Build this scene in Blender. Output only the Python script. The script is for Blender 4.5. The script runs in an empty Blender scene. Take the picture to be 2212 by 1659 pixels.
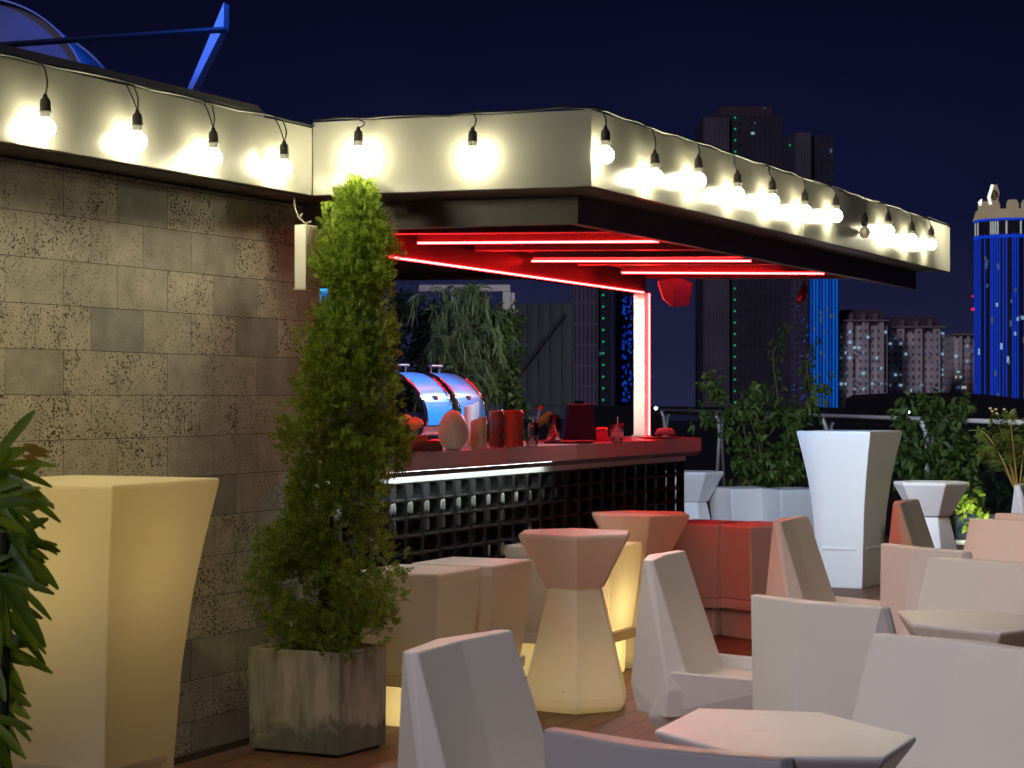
import bpy, math, random
from mathutils import Vector, Matrix, noise
random.seed(7)
R = math.radians
sc = bpy.context.scene
COL = sc.collection
# ---------------------------------------------------------------- camera
F = 4400.0; HZ = 858.0; CU = 1106.0; CH = 1.5
cd = bpy.data.cameras.new('camera'); cam = bpy.data.objects.new('camera', cd); COL.objects.link(cam)
cam.location = (0, 0, CH); cam.rotation_euler = (R(90), 0, 0)
cd.sensor_width = 36; cd.lens = F/2212*36; cd.shift_y = 28.5/2212
cd.clip_start = .1; cd.clip_end = 6000
cd.dof.use_dof = True; cd.dof.focus_distance = 9.6; cd.dof.aperture_fstop = 13
sc.camera = cam
# ---------------------------------------------------------------- world (night sky)
w = bpy.data.worlds.new('World'); sc.world = w; w.use_nodes = True
nt = w.node_tree; bg = nt.nodes['Background']
tc = nt.nodes.new('ShaderNodeTexCoord'); sx = nt.nodes.new('ShaderNodeSeparateXYZ'); cr = nt.nodes.new('ShaderNodeValToRGB')
nt.links.new(tc.outputs['Generated'], sx.inputs[0]); nt.links.new(sx.outputs['Z'], cr.inputs['Fac'])
e = cr.color_ramp.elements
e[0].position = 0.0; e[0].color = (.017, .018, .052, 1)
e[1].position = .22; e[1].color = (.0013, .0018, .0105, 1)
m_ = cr.color_ramp.elements.new(.09); m_.color = (.0055, .0072, .031, 1)
sn_ = nt.nodes.new('ShaderNodeTexNoise'); sn_.inputs['Scale'].default_value = 5; sn_.inputs['Detail'].default_value = 5; nt.links.new(tc.outputs['Generated'], sn_.inputs['Vector'])
sr_ = nt.nodes.new('ShaderNodeMapRange'); sr_.inputs['To Min'].default_value = .45; sr_.inputs['To Max'].default_value = 1.5; nt.links.new(sn_.outputs['Fac'], sr_.inputs[0])
sv_ = nt.nodes.new('ShaderNodeVectorMath'); sv_.operation = 'SCALE'; nt.links.new(cr.outputs[0], sv_.inputs[0]); nt.links.new(sr_.outputs[0], sv_.inputs['Scale']); nt.links.new(sv_.outputs[0], bg.inputs[0]); bg.inputs[1].default_value = 1.0
# ---------------------------------------------------------------- lights
def lamp(name, kind, loc, energy, color, target=None, size=.1, spot=60, blend=.6):
    l = bpy.data.lights.new(name, kind); l.energy = energy; l.color = color
    o = bpy.data.objects.new(name, l); COL.objects.link(o); o.location = loc
    if kind == 'SUN': l.angle = size
    else: l.shadow_soft_size = size
    if kind == 'SPOT': l.spot_size = R(spot); l.spot_blend = blend
    if target is not None:
        o.rotation_euler = (Vector(target)-Vector(loc)).to_track_quat('-Z', 'Y').to_euler()
    return o
lamp('fill_sun', 'SUN', (-5, -5, 6.2), .54, (.88, .82, 1.0), (0, 2, 1.7), R(14))  # added soft lavender fill for furniture and facades, not a visible moon
lamp('terrace_fill', 'SPOT', (-.3, 3.6, 4.4), 205, (1.0, .90, .88), (1.25, 7.0, .4), .3, 58, .6)  # out of view, stands in for assumed terrace lights
lamp('terrace_warm_fill', 'SPOT', (5.0, 6.6, 3.2), 110, (1.0, .78, .54), (2.6, 7.6, .2), .3, 52, .6)  # unseen warm stand-in for assumed lights on the right
lamp('far_warm_fill', 'SPOT', (2.3, 7.6, 3.8), 105, (1.0, .78, .42), (3.05, 11.4, .5), .2, 34, .7)  # added unseen spot to warm the far chairs
lamp('left_table_fill', 'SPOT', (-.9, 3.3, 3.0), 240, (1.0, .80, .26), (-1.6, 6.5, 1.4), .10, 26, .9)  # added unseen spot that warms the left tall table
lamp('far_flood', 'SPOT', (1.5, 13.9, 2.1), 290, (.46, .72, 1.0), (2.65, 16.6, .8), .05, 105, .8)
lamp('roof_blue_lamp', 'POINT', (-1.9, 13.0, 4.5), 150, (.01, .12, 1.0), None, .15)
lamp('chafer_blue_fill', 'SPOT', (.25, 10.2, 2.22), 110, (.10, .50, 1.0), (-.5, 10.88, 1.55), .05, 46, .5)  # added unseen spot that turns the chafing dishes blue
lamp('post_fill', 'SPOT', (-.1, 12.0, 2.24), 230, (.80, 1.0, .92), (.86, 13.66, 1.75), .04, 34, .8)  # added unseen spot that whitens the post against the red neon
lamp('counter_fill', 'SPOT', (.75, 12.2, 2.27), 60, (.80, .90, 1.0), (.25, 11.0, 1.3), .04, 66, .8)  # added unseen spot that lifts the dim items on the counter
lamp('shrub_fill', 'SPOT', (.3, 15.4, 2.1), 40, (.9, 1.0, .74), (-.1, 17.6, 1.9), .15, 110, .7)  # assumed unseen light, brightens the shrubs behind the bar
lamp('planting_fill', 'SPOT', (3.0, 13.4, 2.9), 300, (1.0, .93, .66), (3.4, 20, 1.2), .2, 75, .8)  # assumed unseen light, brightens the plants along the railing
vs = sc.view_settings; vs.view_transform = 'Standard'; vs.look = 'None'; vs.exposure = 0; vs.gamma = 1
# ---------------------------------------------------------------- coordinate helpers
def P(u, v, Y): return Vector(((u-CU)/F*Y, Y, CH-(v-HZ)/F*Y))
def G(u, v, z=0.0):
    Y = (CH-z)*F/(v-HZ); return Vector(((u-CU)/F*Y, Y, z))
A = Vector((.4264, .9045)); B = Vector((.9045, -.4264)); ANG = math.atan2(.9045, .4264)
def on_line(u, p, d):
    r = (u-CU)/F; s = (r*p[1]-p[0])/(d[0]-r*d[1]); return s
# ---------------------------------------------------------------- mesh builder
class MB:
    def __init__(s): s.v = []; s.f = []
    def quad(s, *p):
        i = len(s.v); s.v += [Vector(q) for q in p]; s.f.append(tuple(range(i, i+len(p)))); return s
    def loft(s, rings, c0=True, c1=True):
        n = len(rings[0]); b = len(s.v)
        for r in rings: s.v += [Vector(q) for q in r]
        for k in range(len(rings)-1):
            for i in range(n):
                j = (i+1) % n
                s.f.append((b+k*n+i, b+k*n+j, b+(k+1)*n+j, b+(k+1)*n+i))
        if c0: s.f.append(tuple(b+i for i in reversed(range(n))))
        if c1: s.f.append(tuple(b+(len(rings)-1)*n+i for i in range(n)))
        return s
    def box(s, x0, x1, y0, y1, z0, z1):
        return s.loft([[(x0,y0,z),(x1,y0,z),(x1,y1,z),(x0,y1,z)] for z in (z0, z1)])
    def prism(s, poly, z0, z1):
        return s.loft([[(p[0], p[1], z) for p in poly] for z in (z0, z1)])
    def tube(s, pts, r, n=6, r1=None):
        pts = [Vector(p) for p in pts]; rings = []; m = len(pts); up = Vector((0, 0, 1))
        for i, p in enumerate(pts):
            d = (pts[min(i+1, m-1)]-pts[max(i-1, 0)])
            if d.length < 1e-9: d = Vector((0,0,1))
            d.normalize(); a = d.cross(up if abs(d.z) < .9 else Vector((1, 0, 0))).normalized(); b = d.cross(a)
            rr = r if r1 is None else r+(r1-r)*i/(m-1)
            rings.append([p+(a*math.cos(t*2*math.pi/n)+b*math.sin(t*2*math.pi/n))*rr for t in range(n)])
        return s.loft(rings)
    def lathe(s, prof, n=16, c=(0, 0, 0), sy=1.0):
        return s.loft([[(c[0]+r*math.cos(2*math.pi*t/n), c[1]+sy*r*math.sin(2*math.pi*t/n), c[2]+z) for t in range(n)] for r, z in prof])
    def build(s, name, mat, parent=None, smooth=False, bevel=0, seg=2, world=False, mtx=None, fix=True):
        vs_ = s.v
        if mtx is not None: vs_ = [mtx @ q for q in vs_]
        if world and parent is not None:
            inv = Matrix.LocRotScale(parent.location, parent.rotation_euler, None).inverted(); vs_ = [inv @ q for q in vs_]
        me = bpy.data.meshes.new(name); me.from_pydata([tuple(q) for q in vs_], [], s.f)
        if fix:
            import bmesh
            bm = bmesh.new(); bm.from_mesh(me); bmesh.ops.recalc_face_normals(bm, faces=bm.faces); bm.to_mesh(me); bm.free()
        me.materials.append(mat)
        if smooth:
            for p in me.polygons: p.use_smooth = True
        o = bpy.data.objects.new(name, me); COL.objects.link(o)
        if parent is not None: o.parent = parent
        if bevel:
            b = o.modifiers.new('bevel', 'BEVEL'); b.width = bevel; b.segments = seg; b.limit_method = 'ANGLE'; b.angle_limit = R(14)
            b.harden_normals = False
            for p in me.polygons: p.use_smooth = False
        return o
def tag(o, label=None, cat=None, group=None, kind=None):
    if label: o['label'] = label
    if cat: o['category'] = cat
    if group: o['group'] = group
    if kind: o['kind'] = kind
    return o
def thing(name, label, cat, loc=(0, 0, 0), rz=0.0, group=None):
    o = bpy.data.objects.new(name, None); COL.objects.link(o); o.location = loc; o.rotation_euler = (0, 0, rz); o.empty_display_size = .1
    return tag(o, label, cat, group)
KIDS = {}
def kids(o): return [c for c in COL.objects if c.parent == o]
def copy_tree(o, parent=None, label=None, loc=None, rz=None):
    c = o.copy(); COL.objects.link(c); c.parent = parent
    if label: c['label'] = label
    if loc is not None: c.location = loc
    if rz is not None: c.rotation_euler = (0, 0, rz)
    for k in kids(o): copy_tree(k, c)
    return c
# ---------------------------------------------------------------- materials
def mat(name, col, rough=.5, metal=0, emis=None, es=0, spec=.5, bump=0, bscale=40, var=0, vscale=8, sss=0, trans=0, ior=1.45, coat=0):
    m = bpy.data.materials.new(name); m.use_nodes = True; t = m.node_tree; b = t.nodes['Principled BSDF']
    b.inputs['Base Color'].default_value = (*col, 1); b.inputs['Roughness'].default_value = rough; b.inputs['Metallic'].default_value = metal
    b.inputs['Specular IOR Level'].default_value = spec; b.inputs['Transmission Weight'].default_value = trans; b.inputs['IOR'].default_value = ior
    b.inputs['Coat Weight'].default_value = coat
    if emis: b.inputs['Emission Color'].default_value = (*emis, 1); b.inputs['Emission Strength'].default_value = es
    if sss: b.inputs['Subsurface Weight'].default_value = sss; b.inputs['Subsurface Radius'].default_value = (.03, .03, .03)
    co = t.nodes.new('ShaderNodeTexCoord')
    if var:
        n = t.nodes.new('ShaderNodeTexNoise'); n.inputs['Scale'].default_value = vscale; n.inputs['Detail'].default_value = 6; n.inputs['Roughness'].default_value = .65
        t.links.new(co.outputs['Object'], n.inputs['Vector'])
        mx = t.nodes.new('ShaderNodeMix'); mx.data_type = 'RGBA'
        mx.inputs['A'].default_value = (*[c*(1-var) for c in col], 1); mx.inputs['B'].default_value = (*[min(1, c*(1+var)) for c in col], 1)
        t.links.new(n.outputs['Fac'], mx.inputs['Factor']); t.links.new(mx.outputs['Result'], b.inputs['Base Color'])
    if bump:
        n = t.nodes.new('ShaderNodeTexNoise'); n.inputs['Scale'].default_value = bscale; n.inputs['Detail'].default_value = 5
        t.links.new(co.outputs['Object'], n.inputs['Vector'])
        bp = t.nodes.new('ShaderNodeBump'); bp.inputs['Strength'].default_value = bump; bp.inputs['Distance'].default_value = .01
        t.links.new(n.outputs['Fac'], bp.inputs['Height']); t.links.new(bp.outputs[0], b.inputs['Normal'])
    return m
def emit(name, col, s): return mat(name, (.02, .02, .02), .5, emis=col, es=s)
def leafmat(name, c1, c2, trans=.3, rough=.5):
    m = bpy.data.materials.new(name); m.use_nodes = True; t = m.node_tree; b = t.nodes['Principled BSDF']; out = t.nodes['Material Output']
    g = t.nodes.new('ShaderNodeNewGeometry'); r = t.nodes.new('ShaderNodeValToRGB')
    r.color_ramp.elements[0].color = (*c1, 1); r.color_ramp.elements[1].color = (*c2, 1)
    t.links.new(g.outputs['Random Per Island'], r.inputs[0]); t.links.new(r.outputs[0], b.inputs['Base Color'])
    b.inputs['Roughness'].default_value = rough; b.inputs['Specular IOR Level'].default_value = .35
    tr = t.nodes.new('ShaderNodeBsdfTranslucent'); t.links.new(r.outputs[0], tr.inputs[0])
    mx = t.nodes.new('ShaderNodeMixShader'); mx.inputs[0].default_value = trans
    t.links.new(b.outputs[0], mx.inputs[1]); t.links.new(tr.outputs[0], mx.inputs[2]); t.links.new(mx.outputs[0], out.inputs[0])
    return m
def plastic(name, col, trans=0.0):
    # rotomoulded polyethylene, faint mottling and scuffs; trans lets the lamp inside shine through
    m = mat(name, col, .42, var=.05, vscale=3.5, bump=.06, bscale=120, spec=.4)
    t = m.node_tree; b = t.nodes['Principled BSDF']; out = t.nodes['Material Output']
    if trans:
        tr = t.nodes.new('ShaderNodeBsdfTranslucent'); tr.inputs[0].default_value = (1, .9, .62, 1)
        mx = t.nodes.new('ShaderNodeMixShader'); mx.inputs[0].default_value = trans
        t.links.new(b.outputs[0], mx.inputs[1]); t.links.new(tr.outputs[0], mx.inputs[2]); t.links.new(mx.outputs[0], out.inputs[0])
    return m
WHITE = plastic('white_plastic', (.80, .77, .74))
LITP = plastic('glowing_plastic', (.80, .75, .68), .3)
FASC = mat('cream_panel', (.235, .23, .195), .2, spec=.5, var=.10, vscale=3.2, bump=.02, bscale=6)
BROWN = mat('dark_brown_sheet', (.085, .072, .066), .45, var=.12, vscale=5)
CEIL = mat('ceiling_panel', (.055, .05, .055), .5, spec=.2, var=.25, vscale=9, bump=.15, bscale=60)
BLACK = mat('black_rubber', (.012, .012, .013), .5)
SOCK = mat('socket_rubber', (.035, .033, .028), .5)
BULB = emit('bulb_glow', (1.0, .915, .60), 145)
NEON = emit('red_neon', (1.0, .0105, .0105), 108)
MARB = mat('marble_counter', (.60, .52, .52), .25, var=.12, vscale=4)
DARK = mat('dark_panel', (.022, .022, .027), .5)
GRIL = mat('grille_metal', (.02, .02, .022), .6, spec=.2, bump=.1)
CHROME = mat('polished_steel', (.72, .76, .82), .12, metal=1)
WOODP = mat('planter_soil', (.03, .022, .015), .9)

def stone_mat():
    m = bpy.data.materials.new('volcanic_stone_tiles'); m.use_nodes = True; t = m.node_tree; N = t.nodes.new; L = t.links.new
    b = t.nodes['Principled BSDF']; b.inputs['Roughness'].default_value = .85; b.inputs['Specular IOR Level'].default_value = .25
    co = N('ShaderNodeTexCoord'); sp = N('ShaderNodeSeparateXYZ'); cb = N('ShaderNodeCombineXYZ')
    L(co.outputs['Object'], sp.inputs[0]); L(sp.outputs['X'], cb.inputs['X']); L(sp.outputs['Z'], cb.inputs['Y'])
    nz = N('ShaderNodeTexNoise'); nz.inputs['Scale'].default_value = 3; L(cb.outputs[0], nz.inputs['Vector'])
    mp = N('ShaderNodeMapping'); mp.inputs['Location'].default_value = (.083, .179, 0); L(cb.outputs[0], mp.inputs[0])
    wob = N('ShaderNodeVectorMath'); wob.operation = 'SCALE'; wob.inputs['Scale'].default_value = .006; L(nz.outputs['Color'], wob.inputs[0])
    ad = N('ShaderNodeVectorMath'); ad.operation = 'ADD'; L(mp.outputs[0], ad.inputs[0]); L(wob.outputs[0], ad.inputs[1])
    def brick(c1, c2, mort, msz):
        k = N('ShaderNodeTexBrick'); k.inputs['Scale'].default_value = 1; k.inputs['Brick Width'].default_value = .338; k.inputs['Row Height'].default_value = .169
        k.inputs['Mortar Size'].default_value = msz; k.inputs['Mortar Smooth'].default_value = .3; k.offset = .5
        k.inputs['Color1'].default_value = (*c1, 1); k.inputs['Color2'].default_value = (*c2, 1); k.inputs['Mortar'].default_value = (*mort, 1); L(ad.outputs[0], k.inputs['Vector']); return k
    k1 = brick((0, 0, 0), (1, 1, 1), (0, 0, 0), .0014)
    tint = N('ShaderNodeValToRGB'); tint.color_ramp.elements[0].color = (.28, .278, .26, 1); tint.color_ramp.elements[1].color = (.50, .465, .38, 1)
    em = tint.color_ramp.elements.new(.4); em.color = (.46, .43, .355, 1)
    L(k1.outputs['Color'], tint.inputs[0])
    # pores: two scales, density depends on the tile
    wn = N('ShaderNodeTexNoise'); wn.inputs['Scale'].default_value = 70; wn.inputs['Detail'].default_value = 2; L(cb.outputs[0], wn.inputs['Vector'])
    wa = N('ShaderNodeVectorMath'); wa.operation = 'SCALE'; wa.inputs['Scale'].default_value = .012; L(wn.outputs['Color'], wa.inputs[0])
    wb = N('ShaderNodeVectorMath'); wb.operation = 'ADD'; L(cb.outputs[0], wb.inputs[0]); L(wa.outputs[0], wb.inputs[1])
    vo = N('ShaderNodeTexVoronoi'); vo.inputs['Scale'].default_value = 112; vo.inputs['Randomness'].default_value = 1; L(wb.outputs[0], vo.inputs['Vector'])
    vs2 = N('ShaderNodeSeparateColor'); L(vo.outputs['Color'], vs2.inputs[0])
    # radius threshold = cell random * tile density
    dn = N('ShaderNodeMapRange'); dn.inputs['From Min'].default_value = .1; dn.inputs['From Max'].default_value = .75; dn.inputs['To Min'].default_value = .17; dn.inputs['To Max'].default_value = .46
    L(k1.outputs['Color'], dn.inputs[0])
    bn = N('ShaderNodeTexNoise'); bn.inputs['Scale'].default_value = 5; bn.inputs['Detail'].default_value = 4; L(cb.outputs[0], bn.inputs['Vector'])
    bm_ = N('ShaderNodeMath'); bm_.operation = 'MULTIPLY'; L(dn.outputs[0], bm_.inputs[0]); L(bn.outputs['Fac'], bm_.inputs[1])
    pw = N('ShaderNodeMath'); pw.operation = 'POWER'; L(vs2.outputs[0], pw.inputs[0]); pw.inputs[1].default_value = 1.2
    th = N('ShaderNodeMath'); th.operation = 'MULTIPLY'; L(bm_.outputs[0], th.inputs[0]); L(pw.outputs[0], th.inputs[1])
    th2 = N('ShaderNodeMath'); th2.operation = 'MULTIPLY'; L(th.outputs[0], th2.inputs[0]); th2.inputs[1].default_value = 2.5
    df = N('ShaderNodeMath'); df.operation = 'SUBTRACT'; L(th2.outputs[0], df.inputs[0]); L(vo.outputs['Distance'], df.inputs[1])
    ss = N('ShaderNodeMapRange'); ss.inputs['From Min'].default_value = -.06; ss.inputs['From Max'].default_value = .06; L(df.outputs[0], ss.inputs[0])
    # fine grain
    fg = N('ShaderNodeTexNoise'); fg.inputs['Scale'].default_value = 260; fg.inputs['Detail'].default_value = 4; L(cb.outputs[0], fg.inputs['Vector'])
    lg = N('ShaderNodeTexNoise'); lg.inputs['Scale'].default_value = 9; lg.inputs['Detail'].default_value = 6; L(cb.outputs[0], lg.inputs['Vector'])
    mul = N('ShaderNodeMath'); mul.operation = 'ADD'; L(fg.outputs['Fac'], mul.inputs[0]); L(lg.outputs['Fac'], mul.inputs[1])
    mr = N('ShaderNodeMapRange'); mr.inputs['From Min'].default_value = .55; mr.inputs['From Max'].default_value = 1.45; mr.inputs['To Min'].default_value = .62; mr.inputs['To Max'].default_value = 1.35; L(mul.outputs[0], mr.inputs[0])
    vm = N('ShaderNodeVectorMath'); vm.operation = 'SCALE'; L(tint.outputs[0], vm.inputs[0]); L(mr.outputs[0], vm.inputs['Scale'])
    mx = N('ShaderNodeMix'); mx.data_type = 'RGBA'; L(ss.outputs[0], mx.inputs['Factor']); L(vm.outputs[0], mx.inputs['A']); mx.inputs['B'].default_value = (.075, .066, .048, 1)
    mj = N('ShaderNodeMix'); mj.data_type = 'RGBA'; L(k1.outputs['Fac'], mj.inputs['Factor']); L(mx.outputs['Result'], mj.inputs['A']); mj.inputs['B'].default_value = (.05, .045, .036, 1)
    L(mj.outputs['Result'], b.inputs['Base Color'])
    h = N('ShaderNodeMath'); h.operation = 'ADD'; L(ss.outputs[0], h.inputs[0]); L(k1.outputs['Fac'], h.inputs[1])
    h2 = N('ShaderNodeMath'); h2.operation = 'SUBTRACT'; L(fg.outputs['Fac'], h2.inputs[0]); L(h.outputs[0], h2.inputs[1])
    bp = N('ShaderNodeBump'); bp.inputs['Strength'].default_value = .6; bp.inputs['Distance'].default_value = .006; L(h2.outputs[0], bp.inputs['Height']); L(bp.outputs[0], b.inputs['Normal'])
    return m
def deck_mat():
    m = bpy.data.materials.new('composite_decking'); m.use_nodes = True; t = m.node_tree; N = t.nodes.new; L = t.links.new
    b = t.nodes['Principled BSDF']; b.inputs['Roughness'].default_value = .55
    co = N('ShaderNodeTexCoord')
    k = N('ShaderNodeTexBrick'); k.inputs['Scale'].default_value = 1; k.inputs['Brick Width'].default_value = 2.4; k.inputs['Row Height'].default_value = .145; k.inputs['Mortar Size'].default_value = .004
    k.inputs['Color1'].default_value = (.17, .075, .034, 1); k.inputs['Color2'].default_value = (.25, .115, .055, 1); k.inputs['Mortar'].default_value = (.008, .006, .005, 1); k.offset = .37
    L(co.outputs['Object'], k.inputs['Vector'])
    sp = N('ShaderNodeSeparateXYZ'); L(co.outputs['Object'], sp.inputs[0])
    ml = N('ShaderNodeMath'); ml.operation = 'MULTIPLY'; ml.inputs[1].default_value = 2*math.pi/.0145; L(sp.outputs['Y'], ml.inputs[0])
    sn = N('ShaderNodeMath'); sn.operation = 'SINE'; L(ml.outputs[0], sn.inputs[0])
    mp = N('ShaderNodeMapping'); mp.inputs['Scale'].default_value = (1.5, 14, 1); L(co.outputs['Object'], mp.inputs[0])
    n = N('ShaderNodeTexNoise'); n.inputs['Scale'].default_value = 4; n.inputs['Detail'].default_value = 7; L(mp.outputs[0], n.inputs['Vector'])
    mr = N('ShaderNodeMapRange'); mr.inputs['To Min'].default_value = .45; mr.inputs['To Max'].default_value = 1.5; L(n.outputs['Fac'], mr.inputs[0])
    rr = N('ShaderNodeMapRange'); rr.inputs['From Min'].default_value = -1; rr.inputs['From Max'].default_value = -.2; rr.inputs['To Min'].default_value = .55; rr.inputs['To Max'].default_value = 1; L(sn.outputs[0], rr.inputs[0])
    mm = N('ShaderNodeMath'); mm.operation = 'MULTIPLY'; L(mr.outputs[0], mm.inputs[0]); L(rr.outputs[0], mm.inputs[1])
    vm = N('ShaderNodeVectorMath'); vm.operation = 'SCALE'; L(k.outputs['Color'], vm.inputs[0]); L(mm.outputs[0], vm.inputs['Scale']); L(vm.outputs[0], b.inputs['Base Color'])
    hh = N('ShaderNodeMath'); hh.operation = 'SUBTRACT'; L(sn.outputs[0], hh.inputs[0]); L(k.outputs['Fac'], hh.inputs[1])
    bp = N('ShaderNodeBump'); bp.inputs['Strength'].default_value = .5; bp.inputs['Distance'].default_value = .003; L(hh.outputs[0], bp.inputs['Height']); L(bp.outputs[0], b.inputs['Normal'])
    return m
def concrete_mat():
    m = mat('weathered_concrete', (.27, .25, .20), .85, var=.0); t = m.node_tree; N = t.nodes.new; L = t.links.new; b = t.nodes['Principled BSDF']
    co = N('ShaderNodeTexCoord'); mp = N('ShaderNodeMapping'); mp.inputs['Scale'].default_value = (1, 1, .22); L(co.outputs['Object'], mp.inputs[0])
    n1 = N('ShaderNodeTexNoise'); n1.inputs['Scale'].default_value = 14; n1.inputs['Detail'].default_value = 6; L(mp.outputs[0], n1.inputs['Vector'])
    n2 = N('ShaderNodeTexNoise'); n2.inputs['Scale'].default_value = 5.5; n2.inputs['Detail'].default_value = 8; n2.inputs['Roughness'].default_value = .7; L(co.outputs['Object'], n2.inputs['Vector'])
    sp = N('ShaderNodeSeparateXYZ'); L(co.outputs['Object'], sp.inputs[0])
    # damp stain with a ragged edge on the lower third
    zz = N('ShaderNodeMath'); zz.operation = 'MULTIPLY_ADD'; zz.inputs[1].default_value = .42; L(n2.outputs['Fac'], zz.inputs[0]); zz.inputs[2].default_value = -.095
    st = N('ShaderNodeMath'); st.operation = 'SUBTRACT'; L(zz.outputs[0], st.inputs[0]); L(sp.outputs['Z'], st.inputs[1])
    sm = N('ShaderNodeMapRange'); sm.inputs['From Min'].default_value = -.02; sm.inputs['From Max'].default_value = .03; L(st.outputs[0], sm.inputs[0])
    r = N('ShaderNodeValToRGB'); r.color_ramp.elements[0].position = .3; r.color_ramp.elements[0].color = (.21, .20, .165, 1); r.color_ramp.elements[1].position = .62; r.color_ramp.elements[1].color = (.50, .455, .36, 1); L(n1.outputs['Fac'], r.inputs[0])
    mx = N('ShaderNodeMix'); mx.data_type = 'RGBA'; L(sm.outputs[0], mx.inputs['Factor']); L(r.outputs[0], mx.inputs['A']); mx.inputs['B'].default_value = (.085, .092, .085, 1)
    m2 = N('ShaderNodeMix'); m2.data_type = 'RGBA'; m2.inputs['Factor'].default_value = .28; L(mx.outputs['Result'], m2.inputs['A']); L(r.outputs[0], m2.inputs['B'])
    L(m2.outputs['Result'], b.inputs['Base Color'])
    bp = N('ShaderNodeBump'); bp.inputs['Strength'].default_value = .25; bp.inputs['Distance'].default_value = .004; L(n2.outputs['Fac'], bp.inputs['Height']); L(bp.outputs[0], b.inputs['Normal'])
    return m
STONE = stone_mat(); DECK = deck_mat(); CONC = concrete_mat()
# ================================================================ SETTING
m = MB(); m.prism([(-9, -3), (6.6, -3), (2.55, 37), (-9, 37)], -.3, 0)
dk = m.build('deck', DECK, None, mtx=Matrix.Rotation(-ANG, 4, 'Z')); dk.rotation_euler = (0, 0, ANG); tag(dk, kind='structure')
gr = MB().quad((-3000, -500, -60), (4000, -500, -60), (4000, 5200, -60), (-3000, 5200, -60)).build('ground', mat('city_ground', (.02, .022, .03), .9)); tag(gr, kind='structure')
# stone wall (local x along the wall, y away from the terrace)
W0 = Vector((-1.149, 8.824))
wl = thing('stone_wall', 'wall of pitted volcanic stone tiles under the cream fascia', 'wall', (W0.x, W0.y, 0), ANG)
MB().box(-5, .62, 0, .25, 0, 2.368).build('tile_face', STONE, wl)
MB().box(-5, .62, -.018, -.002, 0, .03).build('skirting', mat('skirting_trim', (.10, .075, .05), .8), wl)
# ---------------------------------------------------------------- canopy
C0 = Vector((-.863, 8.81)); C1 = Vector((.329, 8.42)); C2 = Vector((3.053, 14.197)); FL = C0-A*6.0
ZB, ZT = 2.372, 2.664; ZT2 = 2.690
cn = thing('bar_canopy', 'flat bar canopy with deep cream fascia and red lit underside', 'canopy', (C0.x, C0.y, 0), 0)
def strip(p, q, nrm, t, z0, z1, ext0=0, ext1=0):
    d = (q-p).normalized(); p = p-d*ext0; q = q+d*ext1
    return MB().prism([p, q, q-nrm*t, p-nrm*t], z0, z1)
d01 = (C1-C0).normalized(); n01 = Vector((d01.y, -d01.x))
strip(FL, C0, B, .03, ZB, ZT, 0, -.003).build('fascia', FASC, cn, world=True, bevel=.003)
strip(C0, C1, n01, .03, ZB, ZT2).build('fascia', FASC, cn, world=True, bevel=.003)
pj = C1+A*2.95
strip(C1, pj, B, .03, ZB, ZT2, -.004, -.0015).build('fascia', FASC, cn, world=True, bevel=.002)
strip(pj, C2, B, .03, ZB, ZT2, -.0015).build('fascia', FASC, cn, world=True, bevel=.002)
C3 = Vector((-2.6, 15.3)); C4 = Vector((-5.4, 9.6))
i0 = C0+Vector((-.05, .06)); i1 = C1+Vector((-.02, .045)); i2 = C2+Vector((-.045, .0))
roofpoly = [FL-B*.04, i0, i1, i2, C3, C4-A*2]
MB().prism(roofpoly, ZB+.004, ZT-.03).build('roof_slab', BROWN, cn, world=True)
# drip flashing over the left fascia
fl = MB(); q0 = FL-B*.05; q1 = C0-A*.33-B*.05
fl.loft([[(p.x+B.x*a_, p.y+B.y*a_, z) for a_, z in ((-.10, ZT-.02), (-.10, ZT+.05), (-.07, ZT+.068), (-.02, ZT+.06), (.012, ZT+.025), (.015, ZT-.02))] for p in (q0, q1)])
fl.build('flashing', mat('zinc_flashing', (.23, .22, .2), .5, metal=.3, var=.15), cn, world=True, smooth=False)
blk = MB()
blk.tube([(FL.x, FL.y, ZT+.006)]+[((C0-A*k).x, (C0-A*k).y, ZT+.006) for k in (4, 3, 2, 1, .05)], .006)
# dark drop beam inside the fascia
D0 = Vector((.285, 8.84)); dl = D0-d01*1.45; D2 = D0+A*5.95; DZ = 2.253
db = MB(); db.prism([dl, D0, D0+Vector((-.06, .06)), dl+Vector((0, .06))], DZ, ZB+.002)
db.prism([D0+A*.003, D2, D2-B*.05, D0-B*.05+A*.02], DZ, ZB+.002); db.build('drop_beam', BROWN, cn, world=True)
# ceiling inside the drop beam
ic = [dl+Vector((0, .07)), D0+Vector((-.05, .1)), D2-B*.06, Vector((-2.4, 15.0)), Vector((-2.6, 9.7))]
MB().prism(ic, 2.345, 2.37).build('ceiling_panel', CEIL, cn, world=True)
raf = [(-.62, 10.06, .72, 9.93), (-.49, 10.62, .755, 10.53), (-.2, 11.2, 1.05, 11.14), (.1057+.02, 11.83, 1.36, 11.72), (.4, 12.4, 1.75, 12.35), (.7046, 13.13, 2.02, 13.07), (-1.0, 13.9, 2.6, 13.8)]
def barbox(mb, x0, y0, x1, y1, wdt, z0, z1):
    p = Vector((x0, y0)); q = Vector((x1, y1)); d = (q-p).normalized(); n = Vector((-d.y, d.x))*wdt/2
    mb.prism([p-n, q-n, q+n, p+n], z0, z1)
PINKR = mat('rafter_paint', (.045, .042, .048), .4, var=.3, vscale=30)
for r_ in raf:
    mb = MB(); barbox(mb, r_[0], r_[1], r_[2], r_[3], .10, 2.305, 2.344); mb.build('rafter', PINKR, cn, world=True)
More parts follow.
